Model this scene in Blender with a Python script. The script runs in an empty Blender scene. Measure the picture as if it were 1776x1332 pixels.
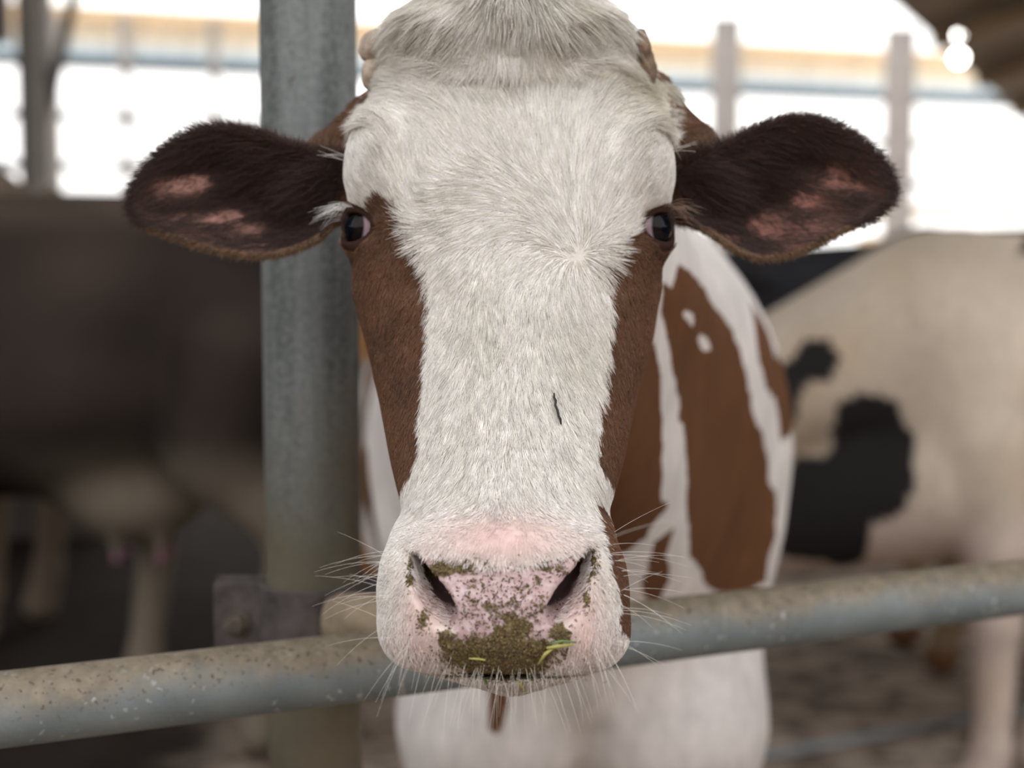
import bpy, math, random
import numpy as np
from mathutils import Vector, Matrix
random.seed(5); RNG = np.random.default_rng(7)

# ------------------------------------------------------------------ camera, world, sun, exposure
F = 2467.0; CX, CY = 888.0, 666.0
PITCH = math.radians(-4.3); CAMZ = 1.35
scn = bpy.context.scene; COL = scn.collection
cd = bpy.data.cameras.new('camera'); cam = bpy.data.objects.new('camera', cd); COL.objects.link(cam)
cam.location = (0, 0, CAMZ); cam.rotation_euler = (math.radians(90) + PITCH, 0, 0)
cd.sensor_width = 36.0; cd.lens = F / 1776 * 36.0; cd.clip_start = 0.05; cd.clip_end = 400
cd.dof.use_dof = True; cd.dof.focus_distance = 1.01; cd.dof.aperture_fstop = 3.0
scn.camera = cam
scn.view_settings.view_transform = 'Standard'; scn.view_settings.look = 'None'
scn.view_settings.gamma = 1.0; scn.view_settings.use_curve_mapping = False
scn.view_settings.exposure = 0.38

w = bpy.data.worlds.new('sky'); scn.world = w; w.use_nodes = True
nt = w.node_tree; nt.nodes.clear()
wo = nt.nodes.new('ShaderNodeOutputWorld'); bg = nt.nodes.new('ShaderNodeBackground')
tc = nt.nodes.new('ShaderNodeTexCoord'); sp = nt.nodes.new('ShaderNodeSeparateXYZ'); cr = nt.nodes.new('ShaderNodeValToRGB')
nt.links.new(tc.outputs['Generated'], sp.inputs[0]); nt.links.new(sp.outputs['Z'], cr.inputs[0])
cr.color_ramp.elements[0].position = 0.0; cr.color_ramp.elements[0].color = (1.0, 0.975, 0.94, 1)
cr.color_ramp.elements[1].position = 0.8; cr.color_ramp.elements[1].color = (0.88, 0.91, 0.97, 1)
nt.links.new(cr.outputs[0], bg.inputs[0]); bg.inputs[1].default_value = 1.9
nt.links.new(bg.outputs[0], wo.inputs[0])
sl = bpy.data.lights.new('sun', 'SUN'); sl.energy = 3.4; sl.angle = math.radians(2.0); sl.color = (1.0, 0.93, 0.82)
so = bpy.data.objects.new('sun', sl); COL.objects.link(so); so.rotation_euler = (math.radians(-34), math.radians(14), 0)

cp, spt = math.cos(PITCH), math.sin(PITCH)
def c2w(q):                                   # (x right, y depth, z up) of the camera's frame -> world
    q = np.asarray(q, float); x, y, z = q[..., 0], q[..., 1], q[..., 2]
    return np.stack([x, y * cp - z * spt, CAMZ + y * spt + z * cp], -1)
def w2c(p):
    p = np.asarray(p, float); x, Y, Z = p[..., 0], p[..., 1], p[..., 2] - CAMZ
    return np.stack([x, Y * cp + Z * spt, -Y * spt + Z * cp], -1)
def Q(u, v, d): return np.array([(u - CX) / F * d, d, -(v - CY) / F * d])
def P(u, v, d): return c2w(Q(u, v, d))
def proj(q): return CX + F * q[..., 0] / q[..., 1], CY - F * q[..., 2] / q[..., 1]

# ------------------------------------------------------------------ object helpers
def tag(o, label=None, cat=None, group=None, kind=None):
    if label: o['label'] = label
    if cat: o['category'] = cat
    if group: o['group'] = group
    if kind: o['kind'] = kind
    return o
def link(name, me, mat=None, parent=None):
    o = bpy.data.objects.new(name, me); COL.objects.link(o)
    if mat: me.materials.append(mat)
    if parent:
        bpy.context.view_layer.update()
        o.parent = parent; o.matrix_parent_inverse = Matrix.Translation(parent.location).inverted()
    return o
def mesh(name, vs, fs, mat=None, parent=None, smooth=False):
    me = bpy.data.meshes.new(name); me.from_pydata([tuple(v) for v in vs], [], [tuple(f) for f in fs]); me.update()
    if smooth: me.shade_smooth()
    return link(name, me, mat, parent)
def fast_mesh(name, V, Fc, smooth=True):
    me = bpy.data.meshes.new(name); n, m = len(V), len(Fc)
    me.vertices.add(n); me.vertices.foreach_set('co', V.astype(np.float32).ravel())
    me.loops.add(m * 4); me.loops.foreach_set('vertex_index', Fc.astype(np.int32).ravel())
    me.polygons.add(m); me.polygons.foreach_set('loop_start', (np.arange(m) * 4).astype(np.int32))
    me.update(calc_edges=True); me.validate()
    if smooth: me.shade_smooth()
    return me
def set_col(me, name, C):
    a = me.color_attributes.new(name, 'FLOAT_COLOR', 'POINT')
    C4 = np.ones((len(C), 4), np.float32); C4[:, :3] = C; a.data.foreach_set('color', C4.ravel())
class MB:
    def __init__(s): s.v = []; s.f = []
    def add(s, vs, fs):
        n = len(s.v); s.v += [tuple(x) for x in vs]; s.f += [tuple(i + n for i in f) for f in fs]; return s
    def box(s, c, d, R=None, bev=0.0):
        c = np.array(c, float); d = np.array(d, float) / 2
        if bev <= 0:
            k = [np.array([x, y, z]) * d for x in (-1, 1) for y in (-1, 1) for z in (-1, 1)]
            fs = [(0, 1, 3, 2), (4, 6, 7, 5), (0, 4, 5, 1), (2, 3, 7, 6), (0, 2, 6, 4), (1, 5, 7, 3)]
        else:
            k = []; z0 = d[2]
            ring = [(-1, -1), (1, -1), (1, 1), (-1, 1)]
            for (zz, ins) in ((-z0, bev), (-z0 + bev, 0), (z0 - bev, 0), (z0, bev)):
                for (sx, sy) in ring:
                    for (ax, ay) in (((0, 1) if sx * sy > 0 else (1, 0)), ((1, 0) if sx * sy > 0 else (0, 1))):
                        k.append(np.array([sx * (d[0] - ins - bev * ax), sy * (d[1] - ins - bev * ay), zz]))
            fs = [tuple(range(7, -1, -1)), tuple(range(24, 32))]
            for r in range(3):
                for i in range(8): fs.append((r * 8 + i, r * 8 + (i + 1) % 8, r * 8 + 8 + (i + 1) % 8, r * 8 + 8 + i))
        if R is not None: k = [np.array(R) @ x for x in k]
        return s.add([x + c for x in k], fs)
    def tube(s, pts, rad, n=32, cap=True):
        pts = [np.array(p, float) for p in pts]
        rad = [rad] * len(pts) if np.isscalar(rad) else rad
        vs = []; fs = []; up = None
        for i, p in enumerate(pts):
            t = pts[min(i + 1, len(pts) - 1)] - pts[max(i - 1, 0)]; t /= np.linalg.norm(t)
            if up is None: up = np.array([0, 0, 1.0]) if abs(t[2]) < .9 else np.array([0, 1.0, 0])
            a = np.cross(t, up); a /= np.linalg.norm(a); b = np.cross(a, t); up = b
            for k in range(n):
                th = 2 * math.pi * k / n; vs.append(p + rad[i] * (math.cos(th) * a + math.sin(th) * b))
        for i in range(len(pts) - 1):
            for k in range(n): fs.append((i * n + k, (i + 1) * n + k, (i + 1) * n + (k + 1) % n, i * n + (k + 1) % n))
        if cap: fs.append(tuple(range(n))); fs.append(tuple((len(pts) - 1) * n + k for k in reversed(range(n))))
        return s.add(vs, fs)
    def build(s, name, mat=None, parent=None, smooth=False): return mesh(name, s.v, s.f, mat, parent, smooth)

# ------------------------------------------------------------------ materials
def new_mat(name):
    m = bpy.data.materials.new(name); m.use_nodes = True; t = m.node_tree
    return m, t, t.nodes['Principled BSDF']
def N(t, kind, **kw):
    n = t.nodes.new('ShaderNode' + kind)
    for k, v in kw.items():
        if k in n.inputs: n.inputs[k].default_value = v
        else: setattr(n, k, v)
    return n
def noise(t, scale, detail=4, rough=.55, vec=None, coord='Object', stretch=None):
    tc = N(t, 'TexCoord'); n = N(t, 'TexNoise'); n.inputs['Scale'].default_value = scale
    n.inputs['Detail'].default_value = detail; n.inputs['Roughness'].default_value = rough
    src = tc.outputs[coord]
    if stretch:
        mp = N(t, 'Mapping'); mp.inputs['Scale'].default_value = stretch; t.links.new(src, mp.inputs[0]); src = mp.outputs[0]
    t.links.new(src, n.inputs['Vector']); return n.outputs[0]
def ramp(t, src, stops, interp='LINEAR'):
    r = N(t, 'ValToRGB'); r.color_ramp.interpolation = interp; e = r.color_ramp.elements
    while len(e) < len(stops): e.new(0.5)
    for i, (p, c) in enumerate(stops):
        e[i].position = p; e[i].color = (c, c, c, 1) if np.isscalar(c) else (*c, 1)
    t.links.new(src, r.inputs[0]); return r.outputs[0]
def mix(t, fac, a, b, mode='MIX'):
    m = N(t, 'Mix'); m.data_type = 'RGBA'; m.blend_type = mode
    for sock, val in ((m.inputs[0], fac), (m.inputs[6], a), (m.inputs[7], b)):
        if hasattr(val, 'is_output'): t.links.new(val, sock)
        elif np.isscalar(val): sock.default_value = val
        else: sock.default_value = (*val, 1)
    return m.outputs[2]
def math_(t, op, a, b=0.0, clamp=False):
    m = N(t, 'Math'); m.operation = op; m.use_clamp = clamp
    for i, val in enumerate((a, b)):
        if hasattr(val, 'is_output'): t.links.new(val, m.inputs[i])
        else: m.inputs[i].default_value = val
    return m.outputs[0]
def bump(t, b, h, strength=.3, dist=.01):
    n = N(t, 'Bump'); n.inputs['Strength'].default_value = strength; n.inputs['Distance'].default_value = dist
    t.links.new(h, n.inputs['Height']); t.links.new(n.outputs[0], b.inputs['Normal'])
def simple(name, col, rough=.7, var=.25, scale=6, metal=0.0, bmp=0.0, stretch=None):
    m, t, b = new_mat(name); n = noise(t, scale, 5, .6, stretch=stretch)
    dark = tuple(c * (1 - var) for c in col); lite = tuple(min(1, c * (1 + var)) for c in col)
    t.links.new(ramp(t, n, [(.3, dark), (.7, lite)]), b.inputs['Base Color'])
    b.inputs['Roughness'].default_value = rough; b.inputs['Metallic'].default_value = metal
    if bmp: bump(t, b, n, bmp)
    return m

def pipe_mat():                                # galvanised steel rail, dried dirt on its upper side, splashes
    m, t, b = new_mat('weathered_galvanised_rail')
    geo = N(t, 'NewGeometry'); s = N(t, 'SeparateXYZ'); t.links.new(geo.outputs['Normal'], s.inputs[0])
    base = ramp(t, noise(t, 14, 4), [(.3, (.155, .18, .185)), (.7, (.235, .26, .255))])
    n1 = noise(t, 9, 6, .7); n2 = noise(t, 130, 3, .6); n3 = noise(t, 60, 4, .65)
    up = math_(t, 'ADD', math_(t, 'MULTIPLY', s.outputs['Z'], .55), math_(t, 'MULTIPLY', n1, .9))
    up = math_(t, 'ADD', up, math_(t, 'MULTIPLY', n3, .35))
    dirtm = ramp(t, up, [(.58, 0.0), (1.0, .92)])
    col = mix(t, dirtm, base, ramp(t, n3, [(.3, (.135, .10, .06)), (.7, (.265, .21, .14))]))
    sp_ = ramp(t, noise(t, 210, 2, .5), [(.62, 0.0), (.66, 1.0)])
    spz = ramp(t, up, [(.55, .1), (.85, 1.0)])
    col = mix(t, math_(t, 'MULTIPLY', sp_, math_(t, 'MULTIPLY', spz, .75)), col, (.07, .05, .03))
    v = N(t, 'TexVoronoi'); v.inputs['Scale'].default_value = 95; tcn = N(t, 'TexCoord')
    nz = N(t, 'TexNoise'); nz.inputs['Scale'].default_value = 120; nz.inputs['Detail'].default_value = 3; t.links.new(tcn.outputs['Object'], nz.inputs['Vector'])
    vm = N(t, 'VectorMath'); vm.operation = 'MULTIPLY_ADD'; t.links.new(nz.outputs['Color'], vm.inputs[0]); vm.inputs[1].default_value = (.012, .012, .012); t.links.new(tcn.outputs['Object'], vm.inputs[2])
    t.links.new(vm.outputs[0], v.inputs['Vector'])
    ww = ramp(t, math_(t, 'ADD', v.outputs['Distance'], math_(t, 'MULTIPLY', n3, .35)), [(.335, 1.0), (.395, 0.0)])
    zone = ramp(t, noise(t, 11, 2), [(.45, 0.0), (.53, 1.0)])
    col = mix(t, math_(t, 'MULTIPLY', ww, math_(t, 'MULTIPLY', math_(t, 'MULTIPLY', zone, ramp(t, s.outputs['Z'], [(.2, 1.0), (.6, .25)])), .6)), col, (.60, .62, .60))
    # pale drip marks running round the pipe
    dr = ramp(t, noise(t, 45, 3, .6, stretch=(1, .05, .12)), [(.68, 0.0), (.74, .45)])
    col = mix(t, dr, col, (.55, .54, .48))
    t.links.new(col, b.inputs['Base Color']); b.inputs['Roughness'].default_value = .62; b.inputs['Metallic'].default_value = .15
    bump(t, b, n2, .25, .002); return m
def post_mat():
    m, t, b = new_mat('weathered_galvanised_post')
    tcn = N(t, 'TexCoord'); s = N(t, 'SeparateXYZ'); t.links.new(tcn.outputs['Object'], s.inputs[0])
    streak = noise(t, 30, 5, .65, stretch=(1, 1, .07)); fine = noise(t, 160, 3, .6); n1 = noise(t, 7, 5, .6)
    base = ramp(t, streak, [(.36, (.078, .085, .080)), (.64, (.178, .188, .180))])
    base = mix(t, ramp(t, fine, [(.4, 0.0), (.7, .35)]), base, (.33, .34, .33))
    pit = ramp(t, noise(t, 55, 3, .6, stretch=(1, 1, .6)), [(.62, 0.0), (.70, .7)])
    base = mix(t, pit, base, (.07, .06, .05))
    # mud coat towards the foot of the post (z of the place)
    low = math_(t, 'ADD', math_(t, 'MULTIPLY', s.outputs['Z'], -3.2), math_(t, 'ADD', math_(t, 'MULTIPLY', n1, .8), math_(t, 'MULTIPLY', streak, .5)))
    mud = ramp(t, math_(t, 'ADD', low, 3.85), [(.55, 0.0), (1.0, .85)])
    col = mix(t, mud, base, ramp(t, n1, [(.3, (.085, .07, .04)), (.7, (.17, .135, .08))]))
    t.links.new(col, b.inputs['Base Color']); b.inputs['Roughness'].default_value = .6; b.inputs['Metallic'].default_value = .2
    bump(t, b, fine, .25, .002); return m
def floor_mat():
    m, t, b = new_mat('dirty_concrete_floor')
    a = noise(t, 1.4, 6, .65); c = noise(t, 5.5, 6, .72, stretch=(1, 1.6, 1)); d = noise(t, 2.6, 4, .6)
    col = ramp(t, a, [(.3, (.26, .20, .15)), (.7, (.47, .38, .31))])
    col = mix(t, ramp(t, c, [(.47, 0.0), (.56, .9)]), col, (.075, .052, .036))
    col = mix(t, ramp(t, d, [(.60, 0.0), (.66, .9)]), col, (.045, .03, .02))
    tcn = N(t, 'TexCoord'); s_ = N(t, 'SeparateXYZ'); t.links.new(tcn.outputs['Object'], s_.inputs[0])
    left_shade = math_(t, 'ADD', math_(t, 'MULTIPLY', s_.outputs['X'], -1.6), math_(t, 'MULTIPLY', a, 1.0))       # shade over the left bay, painted into the floor colour
    col = mix(t, ramp(t, math_(t, 'SUBTRACT', left_shade, 1.75), [(0.0, 0.0), (.35, .96)]), col, (.022, .015, .011))
    t.links.new(col, b.inputs['Base Color']); b.inputs['Roughness'].default_value = .95; b.inputs['Specular IOR Level'].default_value = .08
    bump(t, b, c, .6, .03); return m

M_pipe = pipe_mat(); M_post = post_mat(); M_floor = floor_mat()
M_brk = simple('rusty_bracket_steel', (.085, .068, .062), .7, .45, 40, .3, .3)
M_bolt = simple('rusty_bolt', (.11, .085, .065), .65, .4, 80, .4)
M_mudpipe = simple('mud_coated_pipe', (.25, .19, .125), .8, .35, 30, 0, .3)
M_beam = simple('beige_painted_steel', (.66, .47, .28), .7, .15, 3)
M_grey = simple('grey_painted_steel', (.30, .27, .25), .6, .2, 3, .2)
M_dark = simple('dark_steel', (.12, .10, .09), .6, .3, 4, .3)
M_roof = simple('dark_timber_roof', (.10, .062, .032), .85, .5, 3, stretch=(.3, 3, 1))
M_roofplain = simple('corrugated_roof_sheet', (.25, .24, .22), .8, .2, 4)
M_panel = simple('pale_corrugated_panel', (.84, .76, .62), .7, .1, 3)
M_bluep = simple('pale_blue_curtain', (.62, .74, .82), .7, .08, 3)
M_wire = simple('dark_cable', (.06, .07, .075), .5, .2, 10, .5)
M_yard = simple('bright_concrete_yard', (.62, .58, .52), .8, .12, 1)
M_lowwall = simple('grey_concrete_wall', (.34, .29, .25), .8, .15, 4)
M_wood = simple('orange_timber', (.42, .20, .07), .7, .3, 8, stretch=(1, 1, 6))

# ------------------------------------------------------------------ numeric tools
def vnoise(p, s, seed=0):                      # smooth pseudo noise, about -1..1
    r = np.random.default_rng(seed); out = 0; amp = 1; tot = 0
    for o in range(4):
        for k in range(3):
            d = r.normal(size=3); d /= np.linalg.norm(d); ph = r.uniform(0, 6.28)
            out = out + amp * np.sin((p @ d) * (s * (1.7 ** o) * r.uniform(.8, 1.25)) + ph + 1.3 * np.sin((p @ r.normal(size=3)) * s * .6 * (1.5 ** o)))
            tot += amp
        amp *= .62
    return out / tot * 1.9
def inpoly(u, v, poly):
    u = np.asarray(u); c = np.zeros(u.shape, bool); n = len(poly)
    for i in range(n):
        x1, y1 = poly[i]; x2, y2 = poly[(i + 1) % n]
        if y1 == y2: continue
        c ^= ((y1 > v) != (y2 > v)) & (u < (x2 - x1) * (v - y1) / (y2 - y1) + x1)
    return c
def polydist(x, y, poly):                      # signed distance, negative inside
    d = np.full(x.shape, 1e9); n = len(poly)
    for i in range(n):
        ax, ay = poly[i]; bx, by = poly[(i + 1) % n]; ex, ey = bx - ax, by - ay
        wx, wy = x - ax, y - ay; h = np.clip((wx * ex + wy * ey) / (ex * ex + ey * ey + 1e-12), 0, 1)
        d = np.minimum(d, (wx - ex * h) ** 2 + (wy - ey * h) ** 2)
    d = np.sqrt(d); return np.where(inpoly(x, y, poly), -d, d)
def smoothpoly(pts, k=6):                      # closed Catmull-Rom
    pts = np.array(pts, float); n = len(pts); out = []
    for i in range(n):
        p0, p1, p2, p3 = pts[i - 1], pts[i], pts[(i + 1) % n], pts[(i + 2) % n]
        for j in range(k):
            t = j / k; out.append(.5 * (2 * p1 + (p2 - p0) * t + (2 * p0 - 5 * p1 + 4 * p2 - p3) * t * t + (3 * p1 - p0 - 3 * p2 + p3) * t ** 3))
    return np.array(out)
def smin(a, b, k):
    h = np.clip(.5 + .5 * (b - a) / k, 0, 1); return b + (a - b) * h - k * h * (1 - h)
def smax(a, b, k): return -smin(-a, -b, k)
def ell(p, c, r):
    q = (p - np.array(c)) / np.array(r); k0 = np.linalg.norm(q, axis=-1); k1 = np.linalg.norm(q / np.array(r), axis=-1)
    return k0 * (k0 - 1) / np.maximum(k1, 1e-9)
def cone(p, a, b, ra, rb):
    a = np.array(a, float); b = np.array(b, float); ab = b - a
    h = np.clip(((p - a) @ ab) / (ab @ ab), 0, 1)
    return np.linalg.norm(p - a - h[..., None] * ab, axis=-1) - (ra + (rb - ra) * h)
def sstep(a, b, x): t = np.clip((x - a) / (b - a), 0, 1); return t * t * (3 - 2 * t)

def surface_nets(sdf, lo, hi, h, unwarp=None, scale=None):
    """Sparse surface nets over a block grid; unwarp maps grid space to the place."""
    lo = np.array(lo, float); hi = np.array(hi, float)
    if unwarp is None: unwarp = lambda p: p; scale = lambda p: np.ones(len(p))
    def ev(ix, step):
        out = np.empty(len(ix), np.float32)
        for s in range(0, len(ix), 400000):
            q = lo + ix[s:s + 400000] * h; out[s:s + 400000] = sdf(unwarp(q))
        return out
    B = 4; big = 16
    nb = np.ceil((hi - lo) / (h * big)).astype(int)
    g = np.stack(np.meshgrid(*[np.arange(k) for k in nb], indexing='ij'), -1).reshape(-1, 3) * big
    def cull(g, size):
        c = g + size / 2; d = ev(c, 1); s = scale(lo + c * h)
        return g[np.abs(d) < size * h * s * .87 * 1.35 + .002]
    g = cull(g, big)
    sub = np.stack(np.meshgrid(*[np.arange(0, big, B)] * 3, indexing='ij'), -1).reshape(-1, 3)
    g = cull((g[:, None] + sub[None]).reshape(-1, 3), B)
    S = B + 1; off = np.stack(np.meshgrid(*[np.arange(S)] * 3, indexing='ij'), -1).reshape(-1, 3)
    allp = (g[:, None] + off[None]).reshape(-1, 3)
    D = np.array([1 << 40, 1 << 20, 1], dtype=np.int64)
    keys = allp.astype(np.int64) @ D; uk, idx, inv = np.unique(keys, return_index=True, return_inverse=True)
    val = ev(allp[idx], 1)[inv.ravel()].reshape(-1, S, S, S)
    del allp, keys
    ins = val < 0
    cnt = np.zeros(val[:, :-1, :-1, :-1].shape, np.float32); acc = np.zeros(cnt.shape + (3,), np.float32)
    for ax in range(3):
        o = [0, 1, 2]; o.remove(ax)
        a = np.take(val, np.arange(B), axis=ax + 1); b = np.take(val, np.arange(1, S), axis=ax + 1)
        cr_ = (a < 0) != (b < 0); t = np.where(cr_, a / np.where(cr_, a - b, 1), 0)
        for i in (0, 1):
            for j in (0, 1):
                sl_ = [slice(None)] * 4; sl_[o[0] + 1] = slice(i, i + B); sl_[o[1] + 1] = slice(j, j + B)
                c_ = cr_[tuple(sl_)]; cnt += c_
                acc[..., ax] += np.where(c_, t[tuple(sl_)], 0); acc[..., o[0]] += c_ * i; acc[..., o[1]] += c_ * j
    bi, x, y, z = np.nonzero(cnt > 0)
    cell = g[bi] + np.stack([x, y, z], -1)
    V = cell + acc[bi, x, y, z] / cnt[bi, x, y, z][:, None]
    ck = cell.astype(np.int64) @ D; order = np.argsort(ck); ck = ck[order]; V = V[order]
    quads = []
    for ax in range(3):
        o = [(ax + 1) % 3, (ax + 2) % 3]
        a = np.take(val, np.arange(B), axis=ax + 1); b = np.take(val, np.arange(1, S), axis=ax + 1)
        cr_ = (a < 0) != (b < 0); bi, x, y, z = np.nonzero(cr_)
        e = g[bi] + np.stack([x, y, z], -1); neg = a[bi, x, y, z] < 0
        ek, ui = np.unique(e.astype(np.int64) @ D, return_index=True); e = e[ui]; neg = neg[ui]
        ids = []; ok = np.ones(len(e), bool)
        for (i, j) in ((0, 0), (1, 0), (1, 1), (0, 1)):
            c = e.copy(); c[:, o[0]] -= i; c[:, o[1]] -= j
            k = c.astype(np.int64) @ D; s = np.clip(np.searchsorted(ck, k), 0, len(ck) - 1); ok &= ck[s] == k; ids.append(s)
        q = np.stack(ids, -1); q = np.where(neg[:, None], q, q[:, ::-1]); quads.append(q[ok])
    Fq = np.concatenate(quads)
    return unwarp(lo + V * h), Fq
def relax(V, Fq, it=2, lam=.5, wgt=None):
    n = len(V); E = np.concatenate([Fq[:, [0, 1]], Fq[:, [1, 2]], Fq[:, [2, 3]], Fq[:, [3, 0]]])
    E = np.concatenate([E, E[:, ::-1]]); deg = np.bincount(E[:, 0], minlength=n)[:, None]
    for k in range(it):
        for l in (lam, -lam * 1.04):
            A = np.stack([np.bincount(E[:, 0], V[E[:, 1], j], minlength=n) for j in range(3)], -1) / np.maximum(deg, 1)
            V = V + l * (A - V) * (1 if wgt is None else wgt[:, None])
    return V
def vnormals(V, Fq):
    a, b, c, d = (V[Fq[:, i]] for i in range(4)); fn = np.cross(c - a, d - b)
    N_ = np.zeros_like(V)
    for i in range(4):
        for j in range(3): N_[:, j] += np.bincount(Fq[:, i], fn[:, j], minlength=len(V))
    return N_ / np.maximum(np.linalg.norm(N_, axis=1), 1e-12)[:, None]

# ================================================================== THE COW AT THE RAIL: head in the camera's axes, body in the place's axes
ROWS = np.array([  # row, left, right, front depth, depth front->widest, depth widest->back, exponent
    (-60, 810, 965, 1.150, .040, .07, 2.2),
    (-40, 770, 1005, 1.135, .050, .09, 2.3),
    (0, 728, 1042, 1.118, .060, .12, 2.4),
    (40, 695, 1072, 1.105, .065, .14, 2.5),
    (100, 664, 1108, 1.098, .070, .16, 2.6),
    (150, 644, 1130, 1.098, .070, .17, 2.8),
    (200, 632, 1140, 1.092, .070, .18, 2.9),
    (260, 614, 1156, 1.085, .068, .19, 3.0),
    (310, 606, 1162, 1.078, .066, .20, 2.9),
    (360, 612, 1158, 1.070, .070, .21, 2.6),
    (420, 613, 1149, 1.060, .080, .22, 2.25),
    (500, 616, 1140, 1.046, .090, .21, 2.0),
    (600, 637, 1124, 1.030, .090, .19, 1.95),
    (700, 657, 1104, 1.012, .088, .17, 1.95),
    (800, 676, 1083, .993, .082, .14, 2.0),
    (860, 690, 1067, .978, .078, .13, 2.1),
    (900, 688, 1064, .964, .078, .12, 2.3),
    (940, 674, 1070, .949, .078, .11, 2.6),
    (980, 662, 1080, .938, .078, .11, 2.8),
    (1030, 657, 1086, .930, .078, .11, 2.9),
    (1080, 660, 1087, .928, .076, .11, 2.9),
    (1110, 672, 1082, .930, .072, .11, 2.8),
    (1140, 700, 1064, .938, .064, .10, 2.6),
    (1165, 742, 1030, .950, .052, .09, 2.4),
    (1185, 790, 985, .965, .038, .075, 2.2),
    (1200, 850, 925, .985, .018, .05, 2.0)], float)
for i_ in range(len(ROWS)):                       # leave room for the coat
    sh = float(np.interp(ROWS[i_, 0], [-60, 100, 200, 360, 430, 520, 650, 850, 1000, 1100, 1200], [4, 8, 12, 9, 0, 0, 6, 4, 7, 8, 8])); ROWS[i_, 1] += sh; ROWS[i_, 2] -= sh
def densify(R):
    vv = np.linspace(R[0, 0], R[-1, 0], 600); out = [vv]
    for c in range(1, R.shape[1]):
        y = np.interp(vv, R[:, 0], R[:, c]); k = np.exp(-np.linspace(-2, 2, 17) ** 2); k /= k.sum()
        yp = np.pad(y, 8, mode='reflect', reflect_type='odd'); out.append(np.convolve(yp, k, 'valid'))
    return np.stack(out, -1)
RD = densify(ROWS); r_v, r_l, r_r, r_f, r_hf, r_hb, r_n = RD.T
r_mid = r_f + r_hf; r_z = -(r_v - CY) / F * (r_f + .5 * r_hf)
r_w = (r_r - r_l) / 2 / F * r_mid; r_xc = ((r_r + r_l) / 2 - CX) / F * r_mid
o_ = np.argsort(r_z); TZ = r_z[o_]; TT = {k: a[o_] for k, a in dict(w=r_w, x=r_xc, m=r_mid, hf=r_hf, hb=r_hb, n=r_n).items()}
def sdf_loft(q):
    z = q[..., 2]; zc = np.clip(z, TZ[0], TZ[-1])
    w_, xc, m_, hf, hb, n_ = (np.interp(zc, TZ, TT[k]) for k in ('w', 'x', 'm', 'hf', 'hb', 'n'))
    t = q[..., 1] - m_; back = t > 0; hh = np.where(back, hb, hf); tt = np.abs(t) / hh
    ww = w_ * np.where(back, 1 - .30 * np.clip(tt, 0, 1) ** 1.5, 1.0)
    a = np.abs(q[..., 0] - xc) / ww; n2 = np.where(back, 2.2, n_)
    k = (a ** n2 + tt ** n2 + 1e-12) ** (1 / n2)
    return np.maximum((k - 1) * np.minimum(ww, hh), np.maximum(TZ[0] - z, z - TZ[-1]))
def hit(f, u, v, d0=.85, d1=1.4):
    ds = np.linspace(d0, d1, 800); q = np.stack([(u - CX) / F * ds, ds, -(v - CY) / F * ds], -1)
    s = f(q); i = np.argmax(s < 0); return ds[i]
def SQ(u, v, push=0.0):                         # point of the bare head seen at a picture position, pushed inwards
    return Q(u, v, hit(sdf_loft, u, v) + push)

EYES = []
for (u, sgn) in ((644, -1), (1118, 1)):
    c = Q(u, 399, 1.128); ax = np.array([sgn * .84, -.53, .04]); ax /= np.linalg.norm(ax)
    t1 = np.cross(ax, [0, 0, 1.0]); t1 /= np.linalg.norm(t1); t2 = np.cross(t1, ax); EYES.append((c, ax, t1, t2, sgn))
ER = .0205
EAR_L = [(604, 285), (560, 262), (500, 240), (440, 219), (392, 211), (345, 217), (300, 238), (262, 268), (236, 303), (222, 340), (228, 375), (250, 402), (300, 420), (360, 440), (420, 450), (475, 452), (530, 436), (575, 410), (606, 370)]
EAR_R = [(1160, 300), (1210, 262), (1260, 240), (1310, 215), (1360, 197), (1410, 198), (1455, 212), (1500, 240), (1535, 275), (1553, 315), (1549, 350), (1520, 380), (1480, 402), (1425, 428), (1370, 450), (1315, 457), (1270, 442), (1225, 412), (1180, 388)]
EARS = []
for poly, sgn in ((EAR_L, -1), (EAR_R, 1)):
    d = 1.165; pm = smoothpoly([((u - CX) / F * d, -(v - CY) / F * d) for u, v in poly], 4)
    tip = np.array([pm[:, 0].min() if sgn < 0 else pm[:, 0].max()]); base = pm[:, 0].max() if sgn < 0 else pm[:, 0].min()
    EARS.append((pm, sgn, base, float(tip[0])))
def ear_mid(x, z, E, pd):
    pm, sgn, base, tip = E; di = np.maximum(-pd, 0); s = np.clip((x - base) / (tip - base), 0, 1)
    depth = .050 * (1 - s) ** .8 + .018
    return 1.150 + .012 * s + depth * (1 - np.exp(-di / .022)) + .004 * np.sin((z + x * .35 * sgn) * 170) * sstep(.012, .03, di) * s
def sdf_ears(q):
    out = np.full(q.shape[:-1], .3)
    for E in EARS:
        pm, sgn, base, tip = E; lo = pm.min(0) - .05; hi = pm.max(0) + .05
        m = (q[..., 0] > lo[0]) & (q[..., 0] < hi[0]) & (q[..., 2] > lo[1]) & (q[..., 2] < hi[1]) & (q[..., 1] > 1.05) & (q[..., 1] < 1.35)
        if not m.any(): continue
        x, y, z = q[m].T; pd = polydist(x, z, pm); di = np.maximum(-pd, 0)
        s = np.clip((x - base) / (tip - base), 0, 1)
        th = .0035 + .004 * (1 - s) * sstep(0, .02, di)
        sh = np.abs(y - ear_mid(x, z, E, pd)) * .62 - th
        out[m] = np.minimum(out[m], smax(sh, pd + .003, .006))
    return out
NOST = []
for pts in ([(720, 970, .0035), (727, 998, .006), (742, 1030, .0095), (762, 1060, .0105), (784, 1090, .0055)],
            [(1021, 964, .0035), (1014, 994, .006), (998, 1028, .0095), (978, 1058, .0105), (957, 1088, .0055)]):
    NOST.append(pts)
HEADPTS = {}
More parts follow.
